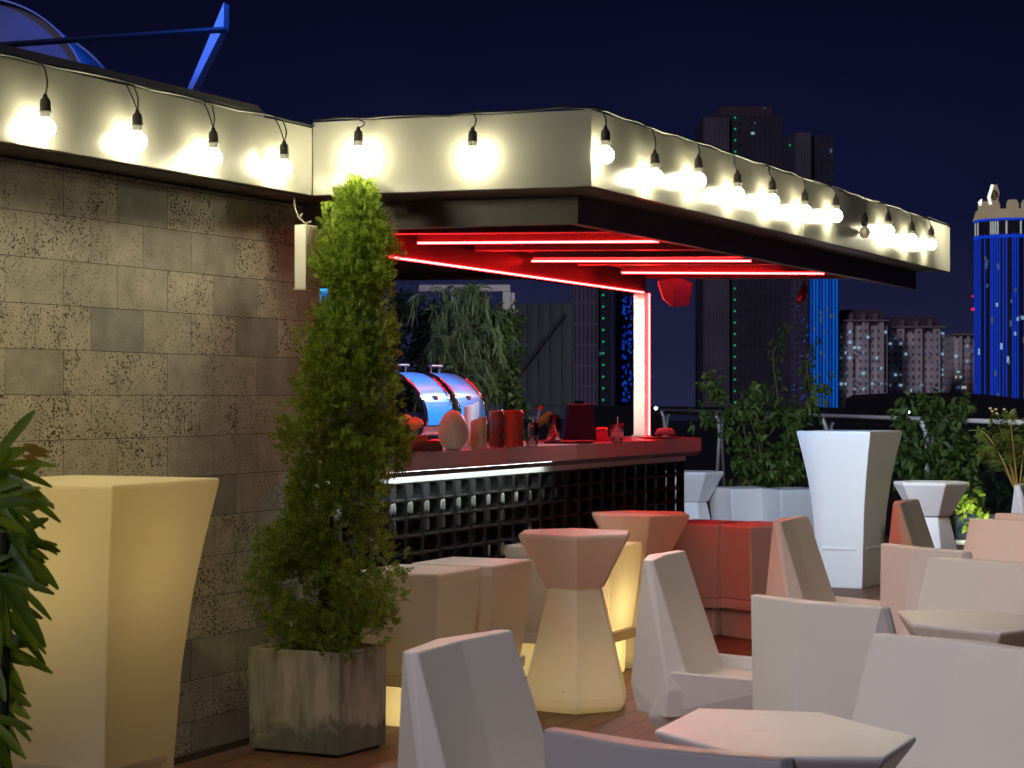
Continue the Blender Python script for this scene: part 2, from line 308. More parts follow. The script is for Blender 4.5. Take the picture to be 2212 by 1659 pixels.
# long beam from wall to post, carried over the bar
b0 = Vector((-.49, 10.57)); b1 = Vector((.88, 13.68)); bd = (b1-b0).normalized(); bn = Vector((bd.y, -bd.x))
bs = b0-bd*1.0
bm1 = MB(); bm1.prism([bs, b1+bd*.05, b1+bd*.05-bn*.09, bs-bn*.09], 2.2, 2.344); bm1.build('main_beam', mat('beam_paint', (.017, .017, .017), .5, spec=.15), cn, world=True)
# neon tubes
def neon(name, pts, label, r=.0056):
    t = thing(name, label, 'neon light', (pts[0][0], pts[0][1], 0), 0, 'red neon tubes under the canopy')
    MB().tube(pts, r, 8).build('tube', NEON, t, world=True, smooth=True)
    return t
zn = 2.292
def nz(u, v, z=zn): return G(u, 2*HZ-v, 2*CH-z) if False else Vector(((u-CU)/F*((z-CH)*F/(HZ-v)), (z-CH)*F/(HZ-v), z))
neon('neon_tube', [nz(902, 525), nz(1423, 521.5)], 'red neon tube crossing the canopy underside, nearest and longest')
neon('neon_tube', [nz(1148, 564), nz(1622, 563.5)], 'red neon tube crossing the canopy underside, middle of the three')
neon('neon_tube', [nz(1343, 589), nz(1780, 591)], 'red neon tube crossing the canopy underside just above the speaker')
cz = 1.235
np0 = bs+bn*.012; np1 = b1-bd*.02+bn*.012
neon('neon_tube', [(np0.x, np0.y, 2.207), (np1.x, np1.y, 2.202)], 'long red neon tube along the bottom edge of the beam')
# ---------------------------------------------------------------- post
po = thing('white_post', 'white square post standing on the bar counter end', 'post', (b1.x, b1.y, cz), ANG)
MB().box(-.045, .045, -.03, .05, 0.001, 2.199-cz).build('shaft', mat('white_post_paint', (.78, .76, .70), .4, var=.06, vscale=12), po, bevel=.003)
MB().box(-.055, .055, -.04, .06, 0.001, .012).build('base_plate', mat('post_plate', (.5, .5, .5), .4, metal=.5), po)
pe = Matrix.LocRotScale(po.location, po.rotation_euler, None)
pp = [pe @ Vector((.0, -.045, z-cz)) for z in (2.195, 1.6, 1.245)]
neon('neon_tube', [tuple(q) for q in pp], 'upright red neon tube running down the white post')
# ---------------------------------------------------------------- bar counter
K = Vector((1.246, 13.4))
bc = thing('bar_counter', 'long bar counter with pink lit marble top and black grille front', 'bar counter', (K.x, K.y, 0), ANG)
XL = -4.72
MB().prism([(XL, 0), (0, 0), (.28, .64), (XL, .64)], 1.145, cz).build('countertop', MARB, bc, bevel=.004)
MB().box(XL+.02, -.10, .27, .55, 0, 1.143).build('body', DARK, bc)
MB().box(XL, -.02, .008, .012, 1.12, 1.144).build('edge_trim', BROWN, bc)
# grille: lattice with rounded square openings
gb = MB(); cw, chh = .175, .0875; x0g = -.08; nx = 26; nzr = 12; zt0 = 1.085
def grille_cell(mb, cx, cz_, hw, hh, y0, y1, n=20):
    outer = []; inner = []; ex = 5.0; kx, kz = hw*.84, hh*.84
    for i in range(n):
        a_ = 2*math.pi*(i+.5)/n; c, s_ = math.cos(a_), math.sin(a_)
        k = 1/max(abs(c), abs(s_)); outer.append((cx+hw*c*k, cz_+hh*s_*k))
        q = (abs(c)**ex+abs(s_)**ex)**(-1/ex); inner.append((cx+kx*c*q, cz_+kz*s_*q))
    b = len(mb.v)
    for ring, y in ((outer, y0), (inner, y0+.004), (inner, y1)):
        mb.v += [Vector((p[0], y, p[1])) for p in ring]
    for r_ in (0, 1):
        for i in range(n):
            j = (i+1) % n; mb.f.append((b+r_*n+i, b+r_*n+j, b+(r_+1)*n+j, b+(r_+1)*n+i))
for i in range(nx):
    for j in range(nzr):
        grille_cell(gb, x0g-cw*(i+.5), zt0-chh*(j+.5), cw/2, chh/2, .09, .14)
gb.build('grille', GRIL, bc, fix=False)
MB().box(XL+.02, -.06, .088, .12, zt0, 1.143).build('grille_rail', mat('rail_paint', (.45, .47, .45), .4, var=.3, vscale=7), bc)
cs = on_line(1203, K, A)
# pale blocks behind the openings, standing in for lit patches of the back
pale = mat('pale_lit_patch', (.5, .52, .5), .5, var=.15)
rng = random.Random(3)
for i in range(10, nx):
    for j in (1, 2, 3):
        if rng.random() < (.95, .8, .35)[j-1] and not (i < 12 and j > 1):
            xx = x0g-cw*(i+.5)+.05; zz = zt0-chh*(j+.5)
            MB().box(xx-.075, xx+.075, .17+.012*j, .262, zz-.036, zz+.026).build('lit_patch', pale, bc, bevel=.01)
ledm = emit('white_led', (.86, 1.0, .95), 22)
lt = thing('led_strip', 'cool white light strip glowing under the counter edge', 'light strip', (K.x, K.y, 0), ANG)
MB().box(XL+.05, cs, .03, .042, 1.134, 1.1445).build('diffuser', ledm, lt)
MB().box(XL+.05, cs-.1, .146, .152, 1.128, 1.14).build('rear_diffuser', ledm, lt)
# ---------------------------------------------------------------- string lights
cab = thing('light_cable', 'black cable of the bulb string clipped along the canopy top edge', 'cable', (C0.x, C0.y, 0), 0)
def cable(p, q, z, n=24, off=.0, nv=B):
    pts = []
    for i in range(n+1):
        t = i/n; c = p+(q-p)*t+nv*off; pts.append((c.x, c.y, z+.004*math.sin(i*2.3)+.003*math.sin(i*.9)))
    return pts
k_ = MB(); k_.tube(cable(FL, C0, ZT+.006, 30, .006), .006, 5); k_.tube(cable(C0, C1, ZT2+.006, 10, .006, n01), .006, 5); k_.tube(cable(C1, C2, ZT2+.006, 40, .006), .006, 5)
k_.build('cable', BLACK, cab, world=True, smooth=True)
bulbs = []
for u, vsok in ((98, 237), (297, 268), (461, 306), (614, 332)): bulbs.append((u, vsok, FL, A, B, ZT, 1))
for u, vsok in ((774, 303), (1021, 304)): bulbs.append((u, vsok, C0, d01, n01, ZT2, 1))
for u, vsok in ((1308, 314), (1415, 364), (1509, 374), (1593, 406), (1669, 422), (1739, 446), (1806, 456), (1868, 474), (1919, 491), (1970, 512), (2012, 522)): bulbs.append((u, vsok, C1, A, B, ZT2, u != 1868))
for u, vsok in ((-140, 205), (-420, 160), (-740, 110)): bulbs.append((u, vsok, FL, A, B, ZT, 1))
sm = bp_ = None
names = ['first bulb from the left edge', 'second bulb from the left edge', 'third bulb from the left edge', 'bulb just left of the fascia inner corner', 'bulb just above the cypress tree',
 'bulb alone in the middle of the front fascia', 'bulb right beside the canopy corner', 'second bulb past the canopy corner', 'third bulb past the canopy corner', 'fourth bulb past the canopy corner', 'fifth bulb past the canopy corner',
 'sixth bulb past the canopy corner', 'bulb just left of the unlit one', '', 'bulb just right of the unlit one', 'second last bulb at the far canopy end', 'last bulb at the far canopy end', 'bulb beyond the left edge', 'second bulb beyond the left edge', 'third bulb beyond the left edge']
UNLIT = mat('unlit_bulb_glass', (.62, .58, .45), .15, coat=.5)
socket_me = bulb_me = None
for i, (u, v, p0, d, n, zt, lit) in enumerate(bulbs):
    off = .052 if lit else .035
    if u < 1300: v -= 7
    if 1300 < u and lit: v -= 19
    q = p0+n*off; s_ = on_line(u, q, d); c = q+d*s_; z = CH-(v-HZ)/F*c.y
    lab = ('glowing round bulb on a black cord, '+names[i]) if lit else 'unlit clear bulb hanging among the glowing ones'
    t = thing('string_light', lab, 'light bulb', (c.x, c.y, z), random.uniform(0, 6), 'bulbs hanging along the canopy fascia')
    rr = random.Random(i*11+5); top = Vector((c.x-n.x*(off-.008), c.y-n.y*(off-.008), zt+.004))+Vector((d.x, d.y, 0))*rr.uniform(-.02, .02)
    end = Vector((c.x, c.y, z+.038)); bow = Vector((d.x, d.y, 0))*rr.choice((-1, 1, 1))*rr.uniform(.01, .03)
    pts = [top, top+Vector((n.x, n.y, 0))*.025+Vector((0, 0, -.008))+bow*.4]
    for k in range(1, 6):
        f_ = k/5; m0 = pts[1].lerp(end, f_)+bow*math.sin(f_*math.pi); pts.append(m0)
    MB().tube(pts, .0032, 5).build('cord', BLACK, t, world=True, smooth=True)
    if i in (1, 2, 3):  # slack loop of the cord
        p2 = [top-Vector((d.x, d.y, 0))*.012]+[top.lerp(end, f_)-Vector((d.x, d.y, 0))*(.026*math.sin(f_*math.pi)+.012*(1-f_))+Vector((n.x, n.y, 0))*.02*math.sin(f_*math.pi) for f_ in (.15, .3, .45, .6, .75, .9, 1)]
        MB().tube(p2, .0028, 5).build('cord', BLACK, t, world=True, smooth=True)
    if socket_me is None:
        so = MB().lathe([(.004, .045), (.008, .04), (.009, .03), (.017, .024), (.0195, .01), (.0195, -.012), (.022, -.014), (.022, -.019), (.0195, -.021), (.0195, -.036), (.017, -.04)], 14).build('socket', SOCK, t, smooth=True)
        bu = MB().lathe([(.011, -.036), (.014, -.045), (.024, -.050), (.032, -.062), (.0355, -.077), (.032, -.092), (.023, -.104), (.011, -.110), (.002, -.111)], 14).build('bulb', BULB, t, smooth=True)
        socket_me, bulb_me = so.data, bu.data
    else:
        for nm, me in (('socket', socket_me), ('bulb', bulb_me)):
            if nm == 'bulb' and not lit:
                me = me.copy(); me.materials.clear(); me.materials.append(UNLIT)
            o = bpy.data.objects.new(nm, me); COL.objects.link(o); o.parent = t
# ---------------------------------------------------------------- white box beside wall
wb_ = thing('column_speaker', 'slim white column speaker mounted at the stone wall end', 'speaker', tuple(P(661, 555, 8.72)), ANG)
MB().box(-.05, .05, -.028, .028, -.135, .135).build('housing', mat('offwhite_box', (.62, .6, .54), .5), wb_, bevel=.004)
MB().box(-.054, .054, -.031, .031, -.142, -.134).build('base_cap', mat('cap', (.5, .48, .42), .5), wb_)
ca = thing('hanging_cable', 'short grey cable looping down above the column speaker', 'cable', tuple(P(640, 425, 8.75)))
ps = [P(u, v, 8.75) for u, v in ((634, 424), (637, 448), (645, 470), (660, 483), (672, 478))]
MB().tube(ps, .0045, 6).build('loop', mat('grey_cable', (.25, .22, .18), .6), ca, world=True, smooth=True)
MB().tube([P(646, 470, 8.75), P(651, 464, 8.75), P(654, 462, 8.75)], .004, 6).build('tie', mat('grey_tie', (.25, .22, .18), .6), ca, world=True)
# blue screen seen through the cypress
sc_ = thing('blue_screen', 'glowing blue screen on the bar back wall behind the cypress', 'screen', tuple(P(745, 662, 10.6)), 0)
MB().box(-.145, .145, 0, .03, -.10, .10).build('bezel', BLACK, sc_)
scm = mat('screen_picture', (.01, .01, .01), .3); t_ = scm.node_tree; v_ = t_.nodes.new('ShaderNodeTexNoise'); v_.inputs['Scale'].default_value = 11
c_ = t_.nodes.new('ShaderNodeTexCoord'); t_.links.new(c_.outputs['Object'], v_.inputs['Vector']); rp = t_.nodes.new('ShaderNodeValToRGB')
rp.color_ramp.elements[0].position = .38; rp.color_ramp.elements[0].color = (.0, .10, .6, 1); rp.color_ramp.elements[1].position = .68; rp.color_ramp.elements[1].color = (.75, .35, .5, 1)
x_ = rp.color_ramp.elements.new(.55); x_.color = (.05, .55, 1, 1)
t_.links.new(v_.outputs['Fac'], rp.inputs[0]); b_ = t_.nodes['Principled BSDF']; t_.links.new(rp.outputs[0], b_.inputs['Emission Color']); b_.inputs['Emission Strength'].default_value = 1.6
MB().box(-.137, .137, -.004, -.001, -.092, .092).build('display', scm, sc_)
# speaker right of post
sp_ = thing('hanging_speaker', 'faceted white speaker tinted pink hanging under the canopy', 'speaker', tuple(P(1450, 632, 13.3)), 0)
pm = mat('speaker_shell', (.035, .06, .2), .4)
S = 13.3/F
def sh(pl, y0, y1, sc2=1.0): return [[((u-1450)*S*k, y, -(v-632)*S*k) for u, v in pl] for y, k in ((y0, 1), (y1, sc2))]
MB().loft(sh([(1418, 606), (1462, 600), (1495, 612), (1487, 662), (1452, 665), (1432, 648)], -.09, .14, .8)).build('cabinet', pm, sp_, bevel=.006)
MB().loft(sh([(1420, 609), (1450, 604), (1456, 612), (1450, 658), (1434, 646)], -.098, -.0915)).build('front_grille', mat('grille_cloth', (.07, .08, .16), .7), sp_, bevel=.002)
MB().box(-.015, .015, -.01, .02, .09, .20).build('bracket', BLACK, sp_)
# small spot fixture at canopy end
fx = thing('spot_fixture', 'small dark spotlight under the far end of the canopy', 'spotlight', tuple(P(1738, 628, 13.9)), 0)
MB().tube([(0, 0, .10), (0, 0, .04), (-.01, -.02, .01)], .008).build('stem', BLACK, fx)
MB().tube([(0, 0, .02), (-.04, -.05, -.08)], .026, 12).build('lamp_head', mat('fixture_grey', (.12, .12, .14), .3, metal=.6), fx, smooth=True)
# ---------------------------------------------------------------- planter + cypress
pc = (G(732, 1640)+G(535, 1622)+G(836, 1613))/3
pf = G(732, 1640); pl_ = G(535, 1622); pr = G(836, 1613); pb = pl_+pr-pf; pcn = (pf+pb)/2; ph = .44
pt = thing('planter', 'square weathered concrete planter holding the cypress tree', 'planter', (pcn.x, pcn.y, 0), 0)
def sc4(k, z): return [((q.x-pcn.x)*k, (q.y-pcn.y)*k, z) for q in (pf, pr, pb, pl_)]
MB().loft([sc4(.985, .012), sc4(1.0, ph), sc4(.93, ph), sc4(.92, ph-.06)], True, True).build('box', CONC, pt, bevel=.006)
MB().loft([sc4(.9, 0), sc4(.9, .014)]).build('foot', BLACK, pt)
MB().loft([sc4(.915, ph-.058), sc4(.915, ph-.035)]).build('soil', WOODP, pt)
tr = thing('cypress_tree', 'tall slim green cypress growing in the concrete planter', 'tree', (pcn.x, pcn.y, ph-.036), 0)
outl = [(428, 758, 790), (450, 735, 812), (480, 705, 838), (520, 690, 846), (560, 686, 850), (600, 684, 850), (650, 688, 856), (700, 665, 856), (760, 632, 860), (800, 634, 858), (850, 622, 868), (900, 600, 876), (940, 586, 886), (1000, 602, 888), (1060, 632, 868), (1130, 566, 858), (1200, 548, 868), (1260, 532, 884), (1320, 542, 862), (1380, 566, 848), (1400, 620, 800)]
YT = 8.72
def outline_at(z):
    v = HZ+(CH-z)*F/YT
    for a_, b_ in zip(outl, outl[1:]):
        if a_[0] <= v <= b_[0]:
            t = (v-a_[0])/(b_[0]-a_[0]); l = a_[1]+(b_[1]-a_[1])*t; r = a_[2]+(b_[2]-a_[2])*t
            return ((l+r)/2-CU)/F*YT, (r-l)/2/F*YT
    return None
def spray(mb, p, d, L, rg):
    d = d.normalized(); n = d.cross(Vector((rg.uniform(-1, 1), rg.uniform(-1, 1), rg.uniform(-.3, 1)))).normalized(); s = d.cross(n)
    w_ = L*.085
    mb.quad(p-s*w_*.5, p+d*L*.5-s*w_*.3, p+d*L, p+d*L*.5+s*w_*.3)
    k = 5
    for i in range(k):
        f_ = (i+.6)/k; l2 = L*(.62-.42*f_)*rg.uniform(.8, 1.15)
        for sg in (-1, 1):
            dd = (d*.8+s*sg*.9+n*rg.uniform(-.25, .25)).normalized(); q = p+d*L*f_*.9; wv = dd.cross(n)*L*.05
            mb.quad(q-wv*.4, q+dd*l2*.55-wv*1.5, q+dd*l2, q+dd*l2*.55+wv*1.5)
rg = random.Random(11)
cy = MB(); zlo = CH-(1402-HZ)/F*YT; zhi = CH-(430-HZ)/F*YT
def wallok(x, y): # keep leaves off the wall face
    return (Vector((x, y))-W0).dot(B) > .01
ncl = 0
while ncl < 290:
    z = zlo+(zhi-zlo)*rg.random()**.9; o_ = outline_at(z)
    if not o_: continue
    cx, hw = o_; ncl += 1; R_ = rg.uniform(.045, .085)
    a_ = rg.uniform(0, 2*math.pi); rad = max(0, hw-R_*.85)*(rg.random()**.35); dr = min(hw, .25)/max(hw, .001)
    c = Vector((cx+math.cos(a_)*rad, pcn.y-.03+math.sin(a_)*rad*dr, z)); out = Vector((math.cos(a_), math.sin(a_), 0))
    ax = (out*rg.uniform(.3, .9)+Vector((0, 0, 1))*rg.uniform(.5, 1.2)).normalized(); st = rg.uniform(1.0, 1.7)
    for k in range(int(46*(R_/.065)**2)):
        q = Vector((rg.gauss(0, 1), rg.gauss(0, 1), rg.gauss(0, 1))).normalized()*rg.uniform(.45, 1.0); q += ax*q.dot(ax)*(st-1)
        p = c+q*R_
        if not wallok(p.x, p.y): continue
        spray(cy, p, q.normalized()*1.0+ax*.8+Vector((rg.gauss(0, .25), rg.gauss(0, .25), rg.gauss(0, .25))), rg.uniform(.03, .052), rg)
CYP = leafmat('cypress_leaf', (.07, .15, .02), (.36, .46, .05), .38)
cy.build('foliage', CYP, tr, world=True, fix=False)
tk = MB(); zz = [ph-.05, .9, 1.4, 1.9, 2.25]; tk.tube([(pcn.x, pcn.y, zz[0])]+[(outline_at(z)[0], pcn.y-.02, z) for z in zz[1:]], .022, 8, .005)
for k in range(40):
    z = rg.uniform(.55, 2.1); cx, hw = outline_at(z); a_ = rg.uniform(0, 6.28); tk.tube([(cx, pcn.y-.02, z-.08), (cx+math.cos(a_)*hw*.4, pcn.y+math.sin(a_)*min(hw, .25)*.4, z), (cx+math.cos(a_)*hw*.75, pcn.y+math.sin(a_)*min(hw, .25)*.75, z+.08)], .005, 4, .0015)
tk.build('trunk', mat('bark', (.07, .045, .03), .9), tr, world=True)
# ================================================================ FURNITURE
def rect(cx, cy, hx, hy, z): return [(cx-hx, cy-hy, z), (cx+hx, cy-hy, z), (cx+hx, cy+hy, z), (cx-hx, cy+hy, z)]
def make_chair(label, loc, rz):
    t = thing('lounge_chair', label, 'chair', loc, rz, 'white moulded lounge chairs')
    # backrest: 8-point rings, inner face folded along the middle
    def ring(z, wi, yi, ci, ws, ys, wo, yo, co_): return [(-wi, yi, z), (0, ci, z), (wi, yi, z), (ws, ys, z), (wo, yo, z), (0, co_, z), (-wo, yo, z), (-ws, ys, z)]
    bk = MB().loft([ring(.185, .30, -.12, -.135, .352, -.22, .205, -.375, -.415), ring(.30, .315, -.115, -.14, .365, -.205, .20, -.405, -.455), ring(.825, .283, -.285, -.309, .29, -.298, .283, -.33, -.382)])
    bk.build('backrest', WHITE, t, bevel=.007, seg=3)
    # seat shell with raised rims, gem shaped underside
    sh_ = MB().loft([[(-.2, -.22, 0), (.2, -.22, 0), (.2, .2, 0), (-.2, .2, 0)], [(-.325, -.30, .18), (.325, -.30, .18), (.265, .26, .17), (-.265, .26, .17)],
        [(-.348, -.20, .375), (.348, -.20, .375), (.325, .33, .345), (-.325, .33, .345)], [(-.320, -.20, .375), (.320, -.20, .375), (.297, .305, .345), (-.297, .305, .345)],
        [(-.305, -.19, .315), (.305, -.19, .315), (.282, .29, .305), (-.282, .29, .305)]])
    sh_.build('seat_shell', WHITE, t, bevel=.008, seg=3)
    return t
def chair_pose(p, q, flip):
    # p,q = the two top corners of the backrest; chair front side given by flip
    mid = (p+q)/2; d = (q-p).to_2d().normalized(); n = Vector((d.y, -d.x))*flip    # facing direction
    rz = math.atan2(-n.x, n.y)
    return (mid.x+n.x*.305, mid.y+n.y*.305, 0), rz
ZC = .82
def gt(u, v, z=ZC): return G(u, v, z)
CH_ = [  # label, top corners, facing
 ('white moulded chair nearest the planter, backrest cut by the bottom edge', gt(893, 1410), gt(1088, 1365), 1),
 ('white moulded chair facing right behind the nearest table, seat visible', gt(1397, 1214), gt(1475, 1190), 1),
 ('white moulded chair with its back to us behind the near table', gt(1622, 1286), gt(1925, 1316), -1),
 ('lowest white moulded chair, only its top edge in front of the near table', gt(1205, 1579), gt(1685, 1642), -1),
 ('large lavender shaded chair to the right of the near table', gt(1895, 1372), gt(1895, 1372)+Vector((.375, -.42, 0)), 1),
 ('tan lit chair seen sideways below the tall white table', gt(1672, 1130), gt(1745, 1115), 1),
 ('white moulded chair with its back to us beyond the second table', gt(1885, 1173), gt(2120, 1196), -1),
 ('white moulded chair cut by the right edge behind the second table', gt(2013, 1206), gt(2013, 1206)+Vector((.375, -.42, 0)), 1),
 ('small tan chair beside the pale hourglass stool', gt(1930, 1090), gt(1985, 1078), 1),
 ('yellowish chair near the right edge in front of the spotlit plants', gt(2097, 1122), gt(2097, 1122)+Vector((.45, -.36, 0)), 1),
 ('yellowish chair at the right edge partly behind the other yellowish one', gt(2152, 1110), gt(2152, 1110)+Vector((.45, -.36, 0)), 1),
 ('farthest chair cut by the right edge below the palm', gt(2188, 1052), gt(2240, 1042), 1)]
ch0 = None
for lab, p, q, fl_ in CH_:
    loc, rz = chair_pose(p, q, fl_)
    if ch0 is None: ch0 = make_chair(lab, loc, rz)
    else: copy_tree(ch0, None, lab, loc, rz)
# hexagonal tables
def make_table(label, poly, z):
    c = sum((Vector(p) for p in poly), Vector((0, 0)))/len(poly)
    t = thing('cafe_table', label, 'table', (c.x, c.y, 0), 0, 'white faceted cafe tables')
    def rg_(k, z_): return [((p[0]-c.x)*k, (p[1]-c.y)*k, z_) for p in poly]
    tm = plastic('table_plastic', (.80, .79, .80)); tt = tm.node_tree
    # worn circular swirl on the table top
    co = tt.nodes.new('ShaderNodeTexCoord'); wv = tt.nodes.new('ShaderNodeTexWave'); wv.wave_type = 'RINGS'; wv.rings_direction = 'Z'; wv.inputs['Scale'].default_value = 3; wv.inputs['Distortion'].default_value = 16; wv.inputs['Detail'].default_value = 5; wv.inputs['Detail Scale'].default_value = 2
    tt.links.new(co.outputs['Object'], wv.inputs['Vector']); mr = tt.nodes.new('ShaderNodeMapRange'); mr.inputs['To Min'].default_value = .36; mr.inputs['To Max'].default_value = .46
    tb_ = tt.nodes['Principled BSDF']; old = tb_.inputs['Base Color'].links[0].from_socket; sw = tt.nodes.new('ShaderNodeMapRange'); sw.inputs['To Min'].default_value = .97; sw.inputs['To Max'].default_value = 1.02
    vm = tt.nodes.new('ShaderNodeVectorMath'); vm.operation = 'SCALE'; tt.links.new(wv.outputs['Fac'], sw.inputs[0]); tt.links.new(old, vm.inputs[0]); tt.links.new(sw.outputs[0], vm.inputs['Scale']); tt.links.new(vm.outputs[0], tb_.inputs['Base Color'])
    tt.links.new(wv.outputs['Fac'], mr.inputs[0]); tt.links.new(mr.outputs[0], tt.nodes['Principled BSDF'].inputs['Roughness'])
    MB().loft([rg_(.55, z-.20), rg_(1.0, z-.012), rg_(1.0, z)]).build('tabletop', tm, t, bevel=.006, seg=3)
    MB().loft([rg_(.62, 0), rg_(.38, z-.30), rg_(.545, z-.201)]).build('base', WHITE, t, bevel=.008)
    return t
hx = [G(u, v, .68).to_2d() for u, v in ((1414, 1576), (1613, 1633), (1911, 1636), (1980, 1591), (1775, 1538), (1508, 1529))]
make_table('nearest hexagonal white table with scuffed top between the chairs', hx, .68)
hx2 = [p+Vector((1.098, 2.78)) for p in hx]
hx2 = [G(u, v, .68).to_2d() for u, v in ((1937, 1319), (1966, 1345), (2161, 1366), (2262, 1352), (2235, 1330), (2091, 1315))]
make_table('second hexagonal white table cut by the right edge', hx2, .68)
# hourglass stools
def hexr(hw, hd, z, rot=0):
    pts = []
    for x, y in ((-1, -.28), (-.12, -1), (.82, -.62), (1, .28), (.12, 1), (-.82, .62)):
        X, Y_ = x*hw, y*hd; pts.append((X*math.cos(rot)-Y_*math.sin(rot), X*math.sin(rot)+Y_*math.cos(rot), z))
    return pts
def make_hour(label, loc, rz, m_=None):
    t = thing('hourglass_stool', label, 'stool', loc, rz, 'white hourglass shaped bar stools')
    MB().loft([hexr(.150, .150, .585), hexr(.285, .285, .832), hexr(.280, .280, .85)]).build('seat', m_ or WHITE, t, bevel=.009, seg=3)
    MB().loft([hexr(.235, .235, .0), hexr(.262, .262, .03), hexr(.262, .262, .07), hexr(.135, .135, .584)]).build('base', m_ or WHITE, t, bevel=.010, seg=3)
    MB().tube([(-.09, -.2575, .115), (-.09, -.262, .1155)], .007, 8).build('plug', mat('plug_white', (.9, .9, .8), .3), t)
    return t
def inner_glow(loc, z, e_, name='stool_inner_lamp'):
    return lamp(name, 'POINT', (loc[0], loc[1], z), e_, (1.0, .83, .42), None, .05)
h1 = make_hour('front hourglass stool with pink lit seat in front of the bar', (.305, 9.85, 0), .1, LITP)
h2 = copy_tree(h1, None, 'second hourglass stool with redder seat behind the lit box stool', (.72, 11.45, 0), .25)
h3 = make_hour('cream hourglass stool beyond the counter end', (1.57, 17.9, 0), .5)
h4 = copy_tree(h3, None, 'pale grey hourglass stool right of the tall white table', (3.23, 15.7, 0), .3)
inner_glow((.305, 9.85), .09, .9); inner_glow((.72, 11.45), .09, .8)
# box stools with a foot notch
BZ = .708
def make_box(label, loc, rz, m_=None, front=(-1, 0)):
    t = thing('box_stool', label, 'stool', loc, rz, 'white box shaped bar stools')
    h = .225
    def r4(k, z): return [(-h*k, -h*k, z), (h*k, -h*k, z), (h*k, h*k, z), (-h*k, h*k, z)]
    # local y- is the terrace side, x- the left side; body narrows downwards
    MB().loft([r4(.80, .245), r4(.90, .45), r4(.985, .66), r4(.985, BZ)]).build('seat_block', m_ or WHITE, t, bevel=.012, seg=3)
    MB().loft([r4(.86, .185), r4(.87, .243)]).build('footrest', m_ or WHITE, t, bevel=.008)
    MB().loft([r4(.66, .0), r4(.70, .184)]).build('foot', m_ or WHITE, t, bevel=.012, seg=3)
    return t
def boxc(fc, rz=ANG):   # centre from front corner (towards camera): local corner (-h,-h)
    h = .2216; o = Matrix.Rotation(rz, 2) @ Vector((h, h)); return (fc.x+o.x, fc.y+o.y, 0)
x1 = boxc(gt(947, 1241, BZ)); x2 = boxc(gt(1066, 1223, BZ)); x3 = boxc(gt(1319, 1178, BZ)); x3 = (x3[0], x3[1]-.12, 0); x2b = (.16, 11.05, 0)
make1 = make_box('box stool right behind the concrete planter, glowing at its foot', x1, ANG, LITP); inner_glow(x1, .08, 1.8); inner_glow(x1, .30, .15)
mk = copy_tree(make1, None, 'box stool between the glowing one and the front hourglass stool', x2, ANG); inner_glow(x2, .08, .3)
copy_tree(make1, None, 'bright yellow glowing box stool between the two hourglass stools', x3, ANG); inner_glow(x3, .10, 4.2); inner_glow(x3, .38, 4.5)
copy_tree(make1, None, 'box stool almost hidden behind the front hourglass stool', x2b, ANG); inner_glow(x2b, .10, 1.2)
r1 = make_box('red lit box stool at the bar end, front one of the pair', (1.52, 12.75, 0), ANG-.55, WHITE)
copy_tree(r1, None, 'red lit box stool at the bar end, tucked behind the other', (1.23, 12.95, 0), ANG-.2)
copy_tree(r1, None, 'cream box stool left of the pair behind the tall table', (2.02, 17.9, 0), ANG-.75)
copy_tree(r1, None, 'bluish white box stool touching the tall white table', (2.42, 17.7, 0), ANG-.75)
# tall flared tables
WARM_TINT = plastic('warm_tinted_plastic', (.80, .72, .52), .3)  # furniture plastic tinted cream to stand for its warm glow
def make_tall(label, corners, base, H, pm_=None):
    pm_ = pm_ or WHITE
    c = sum(corners, Vector((0, 0)))/4
    t = thing('tall_table', label, 'table', (c.x, c.y, 0), 0, 'tall flared white bar tables')
    def rr(k, z): return [((p.x-c.x)*k, (p.y-c.y)*k, z) for p in corners]
    prof = [(.60, 0), (.615, .10), (.64, .30), (.70, .60), (.79, .85), (.885, 1.03), (1.0, H-.012), (.992, H)]
    MB().loft([rr(k, z*H/1.23 if z < H-.02 else z) for k, z in prof]).build('body', pm_, t, bevel=.012, seg=3)
    # moulded relief low on the two visible faces
    f0, f1, f3 = corners[0], corners[1], corners[3]
    for a_, b_ in ((f0, f1), (f0, f3)):
        a2 = (a_-c)*.652; b2 = (b_-c)*.652; n = Vector((b2.y-a2.y, -(b2.x-a2.x))).normalized()
        if n.dot((a2+b2)/2) < 0: n = -n
        mid = (a2+b2)/2; dd = (b2-a2)/2
        mb = MB()
        for (s0, z0), (s1, z1) in (((-.7, .31), (.7, .31)),):
            p = mid+dd*s0+n*.004; q = mid+dd*s1+n*.004
            mb.prism([p, q, q-n*.03, p-n*.03], z0-.012, z0+.012)
        mb.build('relief', pm_, t, bevel=.004)
    return t
fr = gt(1883, 936, 1.23); rc = gt(1950, 933, 1.23); lc = gt(1720, 933.5, 1.23)
fY = 1.0
base = G(1845, 1268); f2 = Vector((2.80, 15.75)); side = .72
dA = Matrix.Rotation(R(34), 2) @ Vector((0, 1)); 
# square footprint fitted to the three top corners seen
f2 = Vector(((1880-CU)/F*15.75, 15.75)); r2 = Vector(((1950-CU)/F*16.35, 16.35)); l2 = Vector(((1720-CU)/F*16.05, 16.05)); b2_ = r2+l2-f2
make_tall('tall flared white table lit bluish in front of the climbing plants', [f2, r2, b2_, l2], None, 1.235)
f1_ = gt(242, 1047, 1.23).to_2d(); r1_ = gt(475, 1035, 1.23).to_2d(); l1_ = f1_-B*.60; 
make_tall('tall flared white table tinted warm at the left in front of the stone wall', [f1_, f1_+A*.60, f1_+A*.60-B*.60, l1_], None, 1.23, WARM_TINT)
tc_ = f1_+A*.30-B*.30
lamp('table_inner_lamp', 'POINT', (tc_.x, tc_.y, .98), 1.3, (1.0, .82, .42), None, .12)
